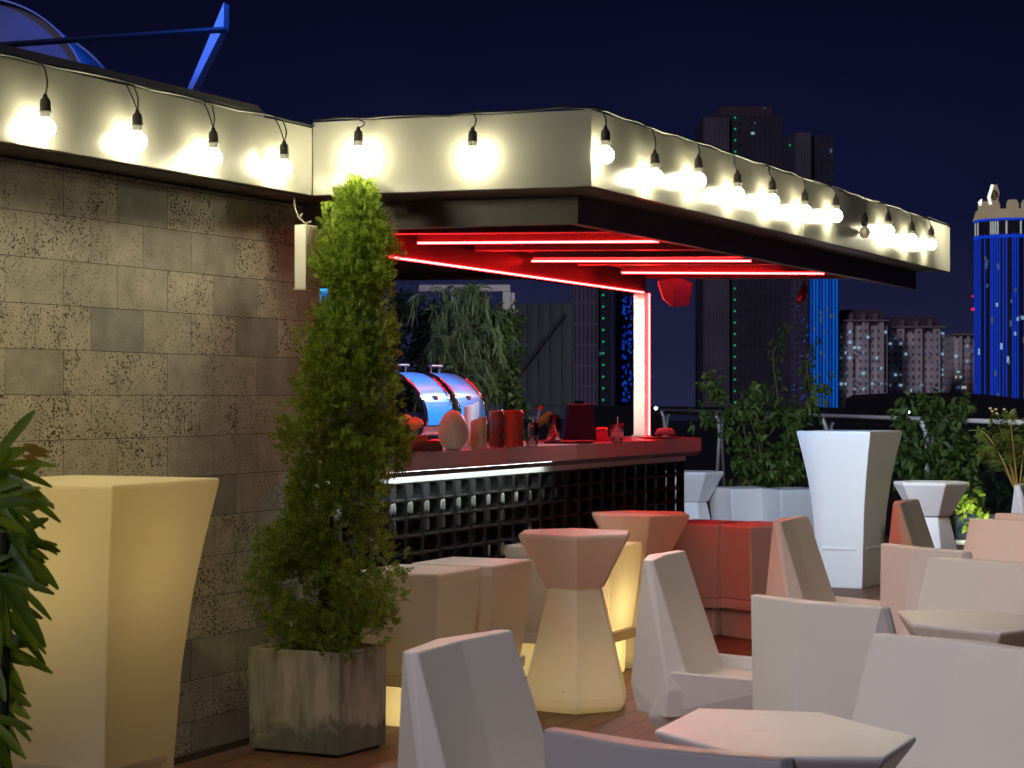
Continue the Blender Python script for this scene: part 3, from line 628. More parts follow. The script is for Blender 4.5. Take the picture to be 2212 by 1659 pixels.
# ================================================================ THINGS ON THE COUNTER
FZ = cz+.001
def onbar(u, v, z=FZ): return G(u, v, z)
def bar(name, label, cat, u, v, grp=None):
    p = onbar(u, v); return thing(name, label, cat, (p.x, p.y, FZ), 0, grp), p.y/F
def lump(name, prof, matl, parent, n=20, c=(0, 0, 0), sy=1): return MB().lathe(prof, n, c, sy).build(name, matl, parent, smooth=True)
PEACH = mat('frosted_glass', (.78, .72, .66), .45, sss=.3)
t, s_ = bar('egg_lamp', 'frosted egg shaped lamp left of the candles', 'lamp', 979, 974)
H_ = 88*s_; Rr = 33.5*s_
lump('shade', [(Rr*math.sin(math.pi*k/16)*(1+.12*math.cos(math.pi*k/16))*.98 if k else Rr*.3, H_*(.5-.5*math.cos(math.pi*k/16))) for k in range(1, 16)]+[(.002, H_)], PEACH, t, 24)
lump('base', [(Rr*.5, 0), (Rr*.5, .008)], mat('egg_base', (.5, .45, .42), .5), t)
WAX = mat('wax', (.74, .52, .38), .5, sss=.4)
for u, v, hh, rr_, lab in ((1019, 966, 92, 16, 'tall cream pillar candle beside the egg lamp'), (1034, 972, 68, 17, 'short peach pillar candle with slanted top')):
    t, s_ = bar('pillar_candle', lab, 'candle', u, v, 'pillar candles')
    h_ = hh*s_; r_ = rr_*s_
    rings = [[(k*math.cos(a_*math.pi/10), k*math.sin(a_*math.pi/10), z+(.012*math.cos(a_*math.pi/10) if z > .05 else 0)) for a_ in range(20)] for k, z in ((r_, 0), (r_, h_*.5), (r_*.99, h_-.004), (r_*.92, h_), (r_*.6, h_-.012))]
    MB().loft(rings).build('wax', WAX, t, smooth=True)
    MB().tube([(0, 0, h_-.012), (.002, 0, h_+.008)], .0015, 4).build('wick', BLACK, t)
# tiki mugs
def tiki(u, v, lab, colr, wd):
    t, s_ = bar('tiki_mug', lab, 'mug', u, v, 'carved tiki mugs')
    h_ = 80*s_; r_ = wd*s_; rings = []
    for k in range(17):
        z = h_*k/16; rings.append([((r_*(1+.05*math.sin(k*2.2+a_*1.2)+.05*math.sin(k*1.1)))*math.cos(a_*math.pi/9), (r_*(1+.05*math.sin(k*2.2+a_*1.2)))*math.sin(a_*math.pi/9), z) for a_ in range(18)])
    rings.append([(r_*.8*math.cos(a_*math.pi/9), r_*.8*math.sin(a_*math.pi/9), h_) for a_ in range(18)]); rings.append([(r_*.78*math.cos(a_*math.pi/9), r_*.78*math.sin(a_*math.pi/9), h_*.6) for a_ in range(18)])
    MB().loft(rings).build('cup', mat('glaze_'+str(u), colr, .12, bump=.5, bscale=70, coat=.6), t, smooth=True)
    return t, h_
t, h_ = tiki(1072, 966, 'dark brown tiki mug holding black straws', (.13, .05, .03), 16)
for k in range(5): MB().tube([(.01*k-.02, .003*k, h_*.5), (.016*k-.032, .004*k, h_+.035)], .003, 5).build('straw', mat('straw_black', (.03, .04, .08), .3), t)
tiki(1110, 966, 'reddish tiki mug right of the dark one', (.34, .07, .03), 20)
GLASS = mat('clear_glass', (1, 1, 1), .03, trans=1.0, ior=1.45)
def tumbler(u, v, lab, hp, wp):
    t, s_ = bar('glass_tumbler', lab, 'glass', u, v, 'drinking glasses'); h_ = hp*s_; r_ = wp*s_
    lump('glass', [(r_*.8, 0), (r_, h_), (r_*.9, h_), (r_*.72, .008)], GLASS, t, 20); return t, h_, r_
t, h_, r_ = tumbler(1149, 965, 'glass holding spoons and tongs on a black mat', 52, 16)
STEEL = mat('brushed_steel', (.55, .62, .75), .25, metal=1)
MB().tube([(-.02, 0, .01), (.0, 0, .09), (.015, .0, h_+.03)], .006, 8, .009).build('spoon', STEEL, t)
MB().tube([(.0, 0, .01), (.03, 0, h_+.02), (.045, 0, h_+.07)], .004, 8, .006).build('spoon', STEEL, t)
MB().tube([(.043, 0, h_+.068), (.052, 0, h_+.09)], .012, 8, .009).build('handle_tip', mat('red_tip', (.7, .02, .02), .3), t)
lf = MB(); lf.loft([[(x-.012*w_, -.002, z+.012*w_), (x, -.008, z), (x+.012*w_, -.002, z-.012*w_), (x, .004, z)] for x, z, w_ in ((.01, h_*.7, .3), (.04, h_+.0, 1.2), (.075, h_+.03, 1.3), (.105, h_+.062, .1))])
lf.build('garnish_leaf', mat('garnish_green', (.22, .22, .05), .4), t)
t, s_ = bar('rubber_mat', 'small black bar mat under the spoon glass', 'mat', 1150, 966); MB().box(-.05, .055, -.03, .03, 0, .004).build('sheet', BLACK, t)
# tray with stacked jars and dark box
t, s_ = bar('black_tray', 'black serving tray under the garnish holder', 'tray', 1226, 958)
MB().box(-.135, .145, -.05, .07, 0, .012).build('tray_base', mat('black_gloss', (.01, .01, .012), .12), t, bevel=.003)
TZ = FZ+.013
p = onbar(1250, 955)
t = thing('napkin_box', 'glossy dark tapered box on the black tray', 'box', (p.x, p.y, TZ), .15); s_ = p.y/F
bxm = mat('smoked_acrylic', (.035, .02, .03), .06, coat=1)
MB().loft([[(-37*s_, -.06, 0), (36*s_, -.06, 0), (36*s_, .06, 0), (-37*s_, .06, 0)], [(-24*s_, -.045, 76*s_), (30*s_, -.045, 76*s_), (30*s_, .045, 76*s_), (-24*s_, .045, 76*s_)]]).build('shell', bxm, t, bevel=.004)
MB().box(-24.5*s_, 30.5*s_, -.046, .046, 76.2*s_, 77.6*s_).build('rim', mat('red_rim', (.6, .08, .06), .3), t)
p = onbar(1200, 957)
t = thing('garnish_jar', 'clear jar of red cherries and sauces on the black tray', 'jar', (p.x-.01, p.y-.02, TZ), 0)
lump('glass', [(.032, 0), (.036, .12), (.030, .15), (.026, .15), (.030, .012)], GLASS, t)
chm = mat('cherry_red', (.6, .01, .01), .15, coat=.5); cm = MB(); rg2 = random.Random(5)
for k in range(26):
    a_ = rg2.uniform(0, 6.28); r_ = rg2.uniform(0, .019); z = .016+.0042*k
    cm.lathe([(.001, -.008), (.007, -.004), (.008, 0), (.007, .004), (.001, .008)], 8, (math.cos(a_)*r_, math.sin(a_)*r_, z))
cm.build('cherries', chm, t, smooth=True)
p = onbar(1187, 957); t = thing('straw_holder', 'small holder of yellow and blue straws on the black tray', 'straw holder', (p.x, p.y+.03, TZ), 0)
lump('cup', [(.014, 0), (.017, .08), (.014, .08), (.012, .01)], GLASS, t, 14)
for k, cc in enumerate(((.75, .55, .12), (.2, .55, .9), (.75, .55, .12), (.25, .6, .95))):
    MB().tube([(-.006+.004*k, .004*(k % 2), .012), (-.012+.011*k, 0, .15+.01*(k % 3))], .0035, 6).build('straw', mat('straw_%d' % k, cc, .3), t)
t, s_ = bar('lidded_tub', 'small pink tub with a clear lid beside the tumbler', 'container', 1299, 952)
MB().box(-.04, .04, -.035, .035, 0, .055).build('tub', mat('pink_tub', (.65, .38, .5), .4), t, bevel=.006)
MB().loft([rect(0, 0, .042, .037, .056), rect(0, 0, .038, .033, .075), rect(0, 0, .02, .02, .082)]).build('lid', mat('lid_silver', (.6, .6, .62), .15, metal=.8), t, bevel=.004)
t, h_, r_ = tumbler(1333, 957, 'clear tumbler of pink drink with a straw near the plate', 42, 15)
lump('drink', [(r_*.70, .009), (r_*.84, h_*.55)], mat('pink_drink', (.85, .45, .6), .1), t)
MB().tube([(.0, 0, .02), (.004, 0, h_+.04)], .003, 6).build('straw', mat('straw_clear', (.6, .6, .65), .3), t)
t, s_ = bar('serving_plate', 'dark oval plate at the counter end by the post', 'plate', 1425, 948)
lump('dish', [(.09, 0), (.16, .010), (.155, .013), (.09, .006)], mat('brown_plate', (.16, .08, .08), .35), t, 28, sy=.6)
def towel(p, label, col, s=1.0):
    t = thing('rolled_towel', label, 'towel', p, .2, 'rolled towels')
    rings = []
    for k in range(13):
        x = (-.06+.01*k)*s; rr_ = .022*s*math.sqrt(max(.03, 1-((k-6)/6.4)**4)); rings.append([(x, rr_*1.3*math.cos(a_*math.pi/8)*(1+.08*math.sin(k+a_)), rr_+rr_*math.sin(a_*math.pi/8)*(1+.10*math.sin(k*1.7+a_))) for a_ in range(16)])
    MB().loft(rings).build('cloth', mat('terry_'+label[:4], col, .95, bump=.8, bscale=200), t, smooth=True)
q = onbar(1437, 944); towel((q.x, q.y, FZ+.012), 'dark red rolled towel lying on the plate', (.28, .06, .10), 1.1)
q = onbar(922, 975); towel((q.x, q.y, FZ), 'brown rolled towel beside the egg lamp', (.16, .07, .055), 1.25)
# roll top chafing dishes; axis along the bar, curve falls towards the terrace
CH2 = mat('blue_sheen_chrome', (.08, .42, .85), .25, metal=.0, spec=.15)  # chrome lids coloured blue to stand for reflected blue light
def chafing(sx_, label):
    o = K+A*sx_-B*.56
    t = thing('roll_top_chafer', label, 'chafing dish', (o.x, o.y, FZ), ANG, 'roll top chafing dishes')
    Rc = .27; W2 = .155; lid = MB(); n = 22
    def arc(r, x): return [(x, .07-r*math.sin(a_), .13+r*math.cos(a_)) for a_ in [R(-25+118*k/n) for k in range(n+1)]]
    rings = [arc(Rc, -W2)+arc(Rc-.008, -W2)[::-1], arc(Rc, W2)+arc(Rc-.008, W2)[::-1]]
    lid.loft(rings).build('lid', CH2, t)
    for x in (-W2-.002, W2+.002):
        mb = MB(); pts = arc(Rc+.003, x); mb.tube(pts, .007, 6); mb.build('rim', CHROME, t, smooth=True)
    hd = MB(); 
    for x in (-.05, .05): hd.tube([(x, .04, .13+Rc-.005), (x, .035, .13+Rc+.035)], .007, 6)
    hd.box(-.065, .065, .02, .048, .13+Rc+.03, .13+Rc+.042); hd.build('handle', mat('handle_grey', (.5, .45, .42), .3, metal=.7), t, bevel=.003)
    MB().box(-W2, W2, -.20, .22, .0, .045).build('pan', CHROME, t, bevel=.01)
    MB().tube([(-W2+.01, -.10, .11), (W2-.01, -.10, .11)], .075, 20).build('roller', mat('satin_steel', (.6, .57, .58), .22, metal=1), t, smooth=False)
    lb = MB(); lb.box(-.02, .02, .07-Rc*math.sin(R(62))-.004, .07-Rc*math.sin(R(62))+.02, .13+Rc*math.cos(R(62))-.014, .13+Rc*math.cos(R(62))+.014)
    lb.build('latch', mat('dark_red_latch', (.12, .02, .02), .3), t)
    return t
chafing(on_line(880, K-B*.56, A), 'nearer blue roll top chafing dish partly behind the cypress')
chafing(on_line(953, K-B*.56, A), 'farther blue roll top chafing dish behind the egg lamp')
p = K+A*on_line(862, K-B*.36, A)-B*.36
t = thing('bread_basket', 'pile of bread rolls beside the nearer chafing dish', 'bread', (p.x, p.y, FZ), ANG)
rgb_ = random.Random(9)
MB().loft([rect(0, 0, .08, .10, 0), rect(0, 0, .10, .12, .07)]).build('basket', mat('wicker', (.3, .18, .08), .8), t)
for k in range(9):
    lump('roll', [(.002, -.028), (.025, -.018), (.036, 0), (.028, .018), (.002, .03)], mat('bread_%d' % k, (.62, .40, .16), .7, var=.25, vscale=30), t, 12, (rgb_.uniform(-.06, .06), rgb_.uniform(-.08, .08), .09+rgb_.uniform(0, .08)))
# ================================================================ PLANTS BEHIND THE BAR
def leaf(mb, p, d, n, L, W, droop=0):
    d = d.normalized(); s = d.cross(n).normalized()
    mb.quad(p, p+d*L*.45-s*W+Vector((0, 0, -droop*L*.2)), p+d*L+Vector((0, 0, -droop*L)), p+d*L*.45+s*W+Vector((0, 0, -droop*L*.2)))
def rv(r): return Vector((r.gauss(0, 1), r.gauss(0, 1), r.gauss(0, 1))).normalized()
def bush(name, label, u0, u1, v0, v1, Y, dep, n, L, W, matl, shape=None, strands=0, smat=None, seed=1, cat='shrub', group=None, zb=0.0):
    r = random.Random(seed); c = P((u0+u1)/2, v1, Y); t = thing(name, label, cat, (c.x, Y, zb), 0, group)
    hx_ = (u1-u0)/2/F*Y; z1 = CH-(v0-HZ)/F*Y; z0 = CH-(v1-HZ)/F*Y
    cl = []
    for k in range(max(6, n//45)):
        f_ = r.random(); a_ = r.uniform(0, 6.28); wd = 1.0 if shape is None else shape(f_); rr_ = r.random()**.5
        cl.append((Vector((c.x+math.cos(a_)*hx_*wd*rr_, Y+math.sin(a_)*dep*rr_, z0+(z1-z0)*f_)), r.uniform(.5, 1.3)))
    mb = MB()
    for k in range(n):
        q, s = r.choice(cl); p = q+Vector((r.gauss(0, 1)*hx_*.13, r.gauss(0, 1)*dep*.15, r.gauss(0, 1)*(z1-z0)*.055))*s
        leaf(mb, p, rv(r)+Vector((0, 0, .2)), rv(r), L*r.uniform(.6, 1.3), W*r.uniform(.7, 1.2), .3)
    mb.build('foliage', matl, t, world=True, fix=False)
    tk = MB(); tk.tube([(c.x, Y, zb), (c.x+.02, Y, (zb+z1)*.5), (c.x, Y, z1*.85)], max(.012, hx_*.06), 6, .006)
    for q, s in cl[::2]: tk.tube([(c.x, Y, max(zb, q.z-.35)), tuple(q)], .006, 4, .002)
    tk.build('trunk', mat(name+'_bark', (.08, .06, .045), .9), t, world=True)
    return t
GRN1 = leafmat('dark_shrub_leaf', (.02, .04, .022), (.06, .10, .045), .25)
GRN2 = leafmat('willow_leaf', (.07, .11, .05), (.22, .27, .13), .25)
GRN3 = leafmat('vine_leaf', (.05, .11, .02), (.16, .26, .05), .35)
bush('dark_shrub', 'dark shrub behind the chafing dishes beside the cypress', 835, 985, 640, 930, 17.6, .5, 2600, .10, .016, GRN1, seed=3, group='shrubs behind the bar')
bush('round_shrub', 'dense green shrub right of the drooping willow leaves', 1020, 1135, 670, 935, 17.3, .45, 3600, .06, .018, leafmat('round_leaf', (.05, .10, .03), (.16, .22, .07), .3), lambda f_: 1-.25*f_, seed=4, group='shrubs behind the bar')
wi = thing('willow_shrub', 'weeping shrub with long pale drooping leaves behind the bar', 'shrub', (P(1000, 900, 16.9).x, 16.9, 0))
r = random.Random(21); mb = MB(); tw = MB()
for k in range(95):
    u = r.gauss(1000, 36); v = r.uniform(622, 850); u = min(max(u, 905), 1068); Y = 16.9+r.uniform(-.35, .35)
    p = P(u, v, Y); dx = r.uniform(-.28, .38); Ls = r.uniform(.10, .36); pts = [p]
    for j in range(1, 8):
        f_ = j/7; pts.append(p+Vector((dx*f_*(1.3-.6*f_), r.uniform(-.01, .01), .10*math.sin(f_*2.4)-Ls*f_**2)))
    tw.tube(pts, .004, 4, .001)
    for j in range(7):
        for q in range(5):
            a_ = pts[j].lerp(pts[j+1], r.random()); d = (pts[j+1]-pts[j]).normalized()+Vector((r.uniform(-.9, .9), r.uniform(-.5, .5), r.uniform(-.9, .1)))
            leaf(mb, a_, d, rv(r), r.uniform(.06, .14), .0062, .45)
mb.build('foliage', GRN2, wi, world=True, fix=False); tw.tube([(wi.location.x, 16.9, 0), (wi.location.x+.05, 16.9, 1.4), (wi.location.x-.1, 16.9, 2.3)], .04, 7, .012)
tw.build('branch', mat('willow_bark', (.12, .1, .07), .9), wi, world=True)
# beige frame behind, dark steel screen
fr_ = thing('beige_frame', 'beige painted frame above the willow shrub', 'frame', tuple(P(1010, 640, 19.5)))
mb = MB(); s9 = 19.5/F
def ub(mb, u0, u1, v0, v1, y0, y1, Y): a_, b_ = P(u0, v1, Y), P(u1, v0, Y); mb.box(a_.x, b_.x, Y+y0, Y+y1, a_.z, b_.z)
BEI = mat('beige_paint', (.75, .68, .55), .6)
mb = MB(); ub(mb, 905, 1102, 615, 629, 0, .12, 19.5); mb.build('top_rail', BEI, fr_, world=True)
mb = MB(); ub(mb, 1086, 1103, 630, 730, 0, .12, 19.5); mb.build('upright', BEI, fr_, world=True)
mb = MB(); ub(mb, 1104, 1112, 632, 735, .02, .12, 19.5); mb.build('upright', BEI, fr_, world=True)
mb = MB(); ub(mb, 975, 983, 630, 735, .02, .12, 19.5); mb.build('upright', BEI, fr_, world=True)
ds = thing('steel_screen', 'dark steel wall panel with a diagonal brace beyond the bar', 'screen wall', tuple(P(1180, 900, 22)))
mb = MB(); ub(mb, 1040, 1240, 655, 905, .05, .12, 22); mb.build('panel', mat('navy_sheet', (.014, .013, .03), .5, var=.2), ds, world=True)
mb = MB()
for u in (1140, 1165, 1190, 1215, 1238): ub(mb, u, u+2.5, 655, 905, .0, .049, 22)
mb.tube([P(1130, 800, 21.97), P(1222, 680, 21.97)], .02, 5); ub(mb, 1040, 1241, 870, 874, -.01, .049, 22); mb.build('bracing', mat('dark_steel', (.012, .012, .018), .5), ds, world=True)
# ================================================================ RAILING AND PLANTS AT RIGHT
R0 = Vector((4.42, 17.6)); R1 = Vector((2.60, 36.2)); rdir = (R1-R0).normalized(); zr = 1.28
rl = thing('glass_railing', 'glass railing with a thin steel handrail along the roof edge', 'railing', (R0.x, R0.y, 0))
RS = mat('rail_steel', (.8, .82, .86), .35, metal=.3)
q0 = R0-rdir*3
MB().tube([(q0.x, q0.y, zr), (R1.x, R1.y, zr)], .022, 8).build('handrail', RS, rl, world=True, smooth=True)
for Y in (20.5, 24.5, 31.0, 35.8):
    f_ = (Y-R0.y)/rdir.y; p = R0+rdir*f_
    MB().tube([(p.x, p.y, 0), (p.x+.05, p.y, .95), (p.x+.03, p.y, 1.15), (p.x-.02, p.y, zr-.02)], .028, 8).build('post', RS, rl, world=True, smooth=True)
gp = MB(); pa, pb_ = R0+Vector((.06, 0)), R1+Vector((.06, 0)); gp.prism([pa, pb_, pb_+Vector((.012, 0)), pa+Vector((.012, 0))], .08, 1.2)
gp.build('glass_panel', mat('tinted_glass', (.75, .85, .9), .02, trans=1.0), rl, world=True)
def climber(label, pts_list, n, L, W, matl, seed, base, name='climbing_plant', group='plants along the railing', mm=1.0):
    r = random.Random(seed); t = thing(name, label, 'plant', base, 0, group); mb = MB(); tw = MB()
    for pts in pts_list:
        pts = [P(*q) for q in pts]; tw.tube(pts, .012, 5, .003); tot = len(pts)-1
        for k in range(n):
            f_ = r.random()*tot; i = min(int(f_), tot-1); p = pts[i].lerp(pts[i+1], f_-i)+Vector((r.gauss(0, .06), r.gauss(0, .12), r.gauss(0, .06)))*mm
            d = rv(r); d.z = d.z*.5-.25
            for j in range(4): leaf(mb, p+rv(r)*.025, d+rv(r)*.6, rv(r)+Vector((0, 0, 1)), L*r.uniform(.7, 1.2), W, .35)
    mb.build('foliage', matl, t, world=True, fix=False); tw.build('stem', mat(name+'_stem', (.10, .08, .05), .9), t, world=True)
    return t
climber('leafy climber spilling over the railing left of the tall table', [
 [(1620, 1060, 20), (1600, 980, 20), (1560, 900, 20), (1490, 885, 20)], [(1640, 1060, 20), (1600, 900, 20), (1540, 830, 20), (1530, 822, 20)],
 [(1650, 1060, 20), (1640, 960, 20), (1600, 850, 20), (1660, 845, 20)], [(1680, 1060, 20), (1700, 950, 20), (1740, 880, 20), (1790, 830, 20)],
 [(1700, 1060, 20), (1720, 920, 20), (1660, 870, 20)], [(1640, 1060, 20.4), (1620, 1020, 20.4), (1600, 985, 20.4)], [(1690, 1040, 20.2), (1700, 1000, 20.2), (1680, 970, 20.2)], [(1620, 1040, 20), (1660, 1020, 20), (1720, 1010, 20)],
 [(1640, 1040, 20.5), (1650, 900, 20.5), (1690, 880, 20.5), (1760, 890, 20.5)]], 64, .085, .02, GRN3, 31, (2.4, 20, 0))
climber('thin vine rising against the dark tower above the railing', [[(1682, 870, 20.3), (1672, 800, 20.3), (1670, 760, 20.3), (1690, 720, 20.3), (1702, 700, 20.3)], [(1750, 850, 20.3), (1742, 790, 20.3), (1760, 740, 20.3)]], 40, .06, .015, leafmat('vine_dim', (.04, .08, .02), (.10, .15, .05), .3), 32, (2.7, 20.3, 0), mm=.5)
climber('bushy climber on the railing right of the tall table', [
 [(1990, 1070, 19), (1980, 980, 19), (1960, 900, 19), (1950, 880, 19)], [(2000, 1070, 19), (2030, 960, 19), (2020, 880, 19), (2000, 860, 19)], [(2020, 1070, 19), (2060, 980, 19), (2060, 900, 19), (2080, 860, 19)],
 [(2050, 1080, 19), (2090, 1040, 19), (2110, 980, 19), (2090, 940, 19)], [(2000, 1050, 18.8), (1960, 1000, 18.8), (1950, 960, 18.8)], [(2050, 1060, 18.8), (2050, 1000, 18.8), (2010, 960, 18.8)], [(2080, 1090, 18.8), (2105, 1080, 18.8), (2115, 1040, 18.8)],
 [(2060, 1100, 18.6), (2090, 1115, 18.6), (2100, 1130, 18.6)]], 80, .09, .022, leafmat('bushy_leaf', (.035, .085, .02), (.12, .20, .045), .3), 33, (3.9, 19, 0))
climber('small plant with bright yellow green leaves lit by a ground spot', [[(2090, 1110, 16.8), (2085, 1080, 16.8), (2075, 1065, 16.8)], [(2092, 1110, 16.8), (2100, 1075, 16.8)], [(2085, 1110, 16.8), (2070, 1085, 16.8)]], 12, .07, .022, leafmat('lime_leaf', (.35, .5, .05), (.6, .7, .1), .4), 34, (3.75, 16.8, 0), name='lime_plant')
lamp('plant_spot', 'SPOT', (3.72, 16.2, .35), 26, (.85, 1.0, .8), (3.78, 16.9, .75), .03, 80, .6)
tp = thing('dark_tub', 'dark rounded plant tub behind the spotlit leaves', 'plant pot', (4.0, 17.2, 0))
lump('pot', [(.17, .0), (.24, .25), (.27, .48), (.28, .5), (.25, .5), (.24, .44)], mat('tub_grey', (.10, .13, .14), .5), tp, 24)
lump('soil', [(.235, .43), (.235, .46)], WOODP, tp, 16)
sl = thing('light_ledge', 'low white ledge glowing under the spotlit leaves', 'ledge', (3.78, 16.6, 0))
MB().box(-.25, .3, -.06, .06, .30, .335).build('top_slab', mat('ledge_white', (.75, .75, .7), .5), sl, bevel=.005); MB().box(-.24, .29, -.05, .05, .0, .299).build('body', mat('ledge_body', (.12, .12, .12), .6), sl)
MB().box(-.25, .3, -.063, -.0605, .24, .262).build('trim', mat('ledge_trim', (.7, .7, .65), .5), sl)
pa_ = thing('palm_plant', 'feathery palm plant at the right edge behind the chairs', 'palm', (P(2190, 1060, 15.8).x, 15.8, 0))
mb = MB(); tw = MB(); r = random.Random(8)
for tip, via in (((2105, 930), (2140, 915)), ((2140, 900), (2165, 905)), ((2180, 890), (2185, 920)), ((2225, 895), (2215, 930)), ((2110, 985), (2145, 940)), ((2270, 920), (2240, 920)), ((2150, 950), (2170, 950))):
    a_ = P(2200, 1075, 15.8); b_ = P(via[0], via[1], 15.8+r.uniform(-.3, .3)); c_ = P(tip[0], tip[1], 15.8+r.uniform(-.4, .4)); pts = [(a_*(1-f_)**2+b_*2*f_*(1-f_)+c_*f_*f_) for f_ in [k/14 for k in range(15)]]
    tw.tube(pts, .008, 5, .002)
    for k in range(110):
        f_ = .25+.75*k/110; i = min(int(f_*14), 13); p = pts[i].lerp(pts[i+1], f_*14-i); d = (pts[i+1]-pts[i]).normalized(); sd = (1 if k % 2 else -1)*d.cross(Vector((0, 1, 0))).normalized()
        leaf(mb, p, d*.6+sd*.8+Vector((0, r.uniform(-.4, .4), -.15)), rv(r), .13*(1.1-.6*f_), .005, .15)
mb.build('frond', leafmat('palm_leaf', (.05, .09, .015), (.14, .18, .03), .3), pa_, world=True, fix=False); tw.build('stalk', mat('palm_stalk', (.30, .2, .05), .6), pa_, world=True)
MB().lathe([(.16, 0), (.2, .4), (.18, .4), (.17, .3)], 16, (P(2200, 1060, 15.8).x, 15.8, 0)).build('pot', DARK, pa_, world=True)
# ================================================================ FOREGROUND PLANT
lp = thing('lady_palm', 'dark green broad leaved palm at the left edge by the tall table', 'palm', (P(-15, 1659, 5.2).x, 5.2, 0))
LPM = leafmat('broad_leaf', (.08, .17, .015), (.26, .38, .03), .4, .4)
mb = MB(); tw = MB(); r = random.Random(14)
def blade(p, d, L, W, droop):
    d = d.normalized(); s = d.cross(Vector((r.uniform(-.3, .3), -1, .5))).normalized(); n = s.cross(d); k = 8; b = len(mb.v)
    for i in range(k+1):
        f_ = i/k; w_ = W*min(1, .35+2.6*f_)*(1 if f_ < .8 else 1-.75*((f_-.8)/.2)); c = p+d*L*f_+Vector((0, 0, -droop*L*f_*f_)); ring = (c-s*w_+n*w_*.25, c, c+s*w_+n*w_*.25)
        mb.v += list(ring); q = b+3*i
        if i: mb.f += [(q-3, q-2, q+1, q), (q-2, q-1, q+2, q+1)]
fans = [(-12, 1015, 1, 20), (0, 1065, .9, 0), (-10, 1130, 1, 10), (-5, 1190, 1.1, -20), (20, 1165, .8, -12), (10, 1240, 1.1, -45), (-5, 1300, 1.0, -40), (-20, 1375, .9, -25), (-30, 1480, .9, -35), (-25, 1545, .9, -40), (-60, 1100, 1, 40), (-60, 1250, 1, 10), (-70, 1400, 1, 0)]
for u, v, s, base in fans:
    p = P(u-16, v, 5.2+r.uniform(-.18, .12)); nb = 6
    for k in range(nb):
        an = R(base+(k-nb/2)*17+r.uniform(-4, 4)); d = Vector((math.cos(an), r.uniform(-.45, .2), math.sin(an)))
        blade(p, d, .18*s*r.uniform(.7, 1.2), .0125*r.uniform(.75, 1.25), r.uniform(.05, .35))
    tw.tube([P(-20, 1640, 5.2), P(-15, (v+1700)/2, 5.2), p], .006, 5, .003)
mb.build('foliage', LPM, lp, world=True, fix=False, smooth=True)
for u0, u1 in ((-6, 12), (-22, -14)): tw.tube([P(u0+22, 1760, 5.2), P(u0+12, 1560, 5.2), P(u1, 1380, 5.2), P(u1-4, 1150, 5.2)], .018, 8, .009)
tw.build('cane', mat('cane_bark', (.025, .03, .012), .8), lp, world=True)
dl_ = MB(); r = random.Random(2)
for k in range(5): leaf(dl_, P(40+k*6, 985-r.uniform(0, 12), 5.25), Vector((1, .2, r.uniform(-.2, .7))), Vector((0, -1, .3)), .06, .012, .3)
dl_.build('withered_leaf', leafmat('dead_leaf', (.30, .16, .03), (.42, .28, .04), .2), lp, world=True, fix=False)
# ================================================================ ROOFTOP SHAPES LEFT
bl = mat('pale_metal', (.42, .40, .42), .5, var=.35, vscale=3)
dr_ = thing('duct_drum', 'large curved metal duct lit blue above the roof', 'duct', tuple(P(-50, 240, 14.2)))
rad_ = 248/F*14.2; c0 = P(-50, 240, 14.2); mb = MB(); n = 40
def arcp(r_, y): return [(c0.x+r_*math.cos(R(-20+130*k/n)), y, c0.z+r_*math.sin(R(-20+130*k/n))) for k in range(n+1)]
MB().loft([arcp(rad_, 14.2)+arcp(rad_*.985, 14.2)[::-1], arcp(rad_, 15.4)+arcp(rad_*.985, 15.4)[::-1]]).build('curved_sheet', bl, dr_, world=True)
MB().loft([arcp(rad_*1.02, 15.4)+arcp(rad_*.9, 15.4)[::-1], arcp(rad_*1.02, 15.45)+arcp(rad_*.9, 15.45)[::-1]]).build('back_flange', bl, dr_, world=True)
pts = [(c0.x, 14.25, c0.z-.3)]+arcp(rad_*.98, 14.25); MB().loft([pts, [(p[0], 14.29, p[2]) for p in pts]]).build('end_plate', mat('rusty_plate', (.22, .2, .24), .6, var=.5, vscale=2.2), dr_, world=True)
mb = MB(); ub(mb, 97, 142, 128, 146, 0, .1, 13.9); mb.build('bracket', BLACK, dr_, world=True)
sk = thing('blue_spike', 'tapering blue lit fin rising above the left roof', 'fin', tuple(P(420, 200, 14)))
MB().loft([[P(403, 196, 14), P(484, 4, 14), P(483, 58, 14), P(414, 196, 14)], [q+Vector((.02, .12, 0)) for q in (P(403, 196, 14), P(484, 4, 14), P(483, 58, 14), P(414, 196, 14))]]).build('blade', bl, sk, world=True)
MB().tube([P(418, 196, 14.1), P(478, 76, 14.1)], .02, 5).build('strut', mat('violet_strut', (.2, .1, .25), .5), sk, world=True)
rdp = thing('roof_pole', 'thin dark pole crossing the blue fin and duct', 'pole', tuple(P(0, 100, 13.6)))
MB().tube([P(-60, 102, 13.6), P(220, 82, 13.6), P(486, 64, 13.6)], .022, 6).build('rod', BLACK, rdp, world=True)
sup = MB(); 
# mast carrying fin and duct from the roof
MB().tube([P(409, 190, 14.05), (P(409, 190, 14.05).x, 14.05, 2.66)], .025, 6).build('mast', BLACK, sk, world=True)
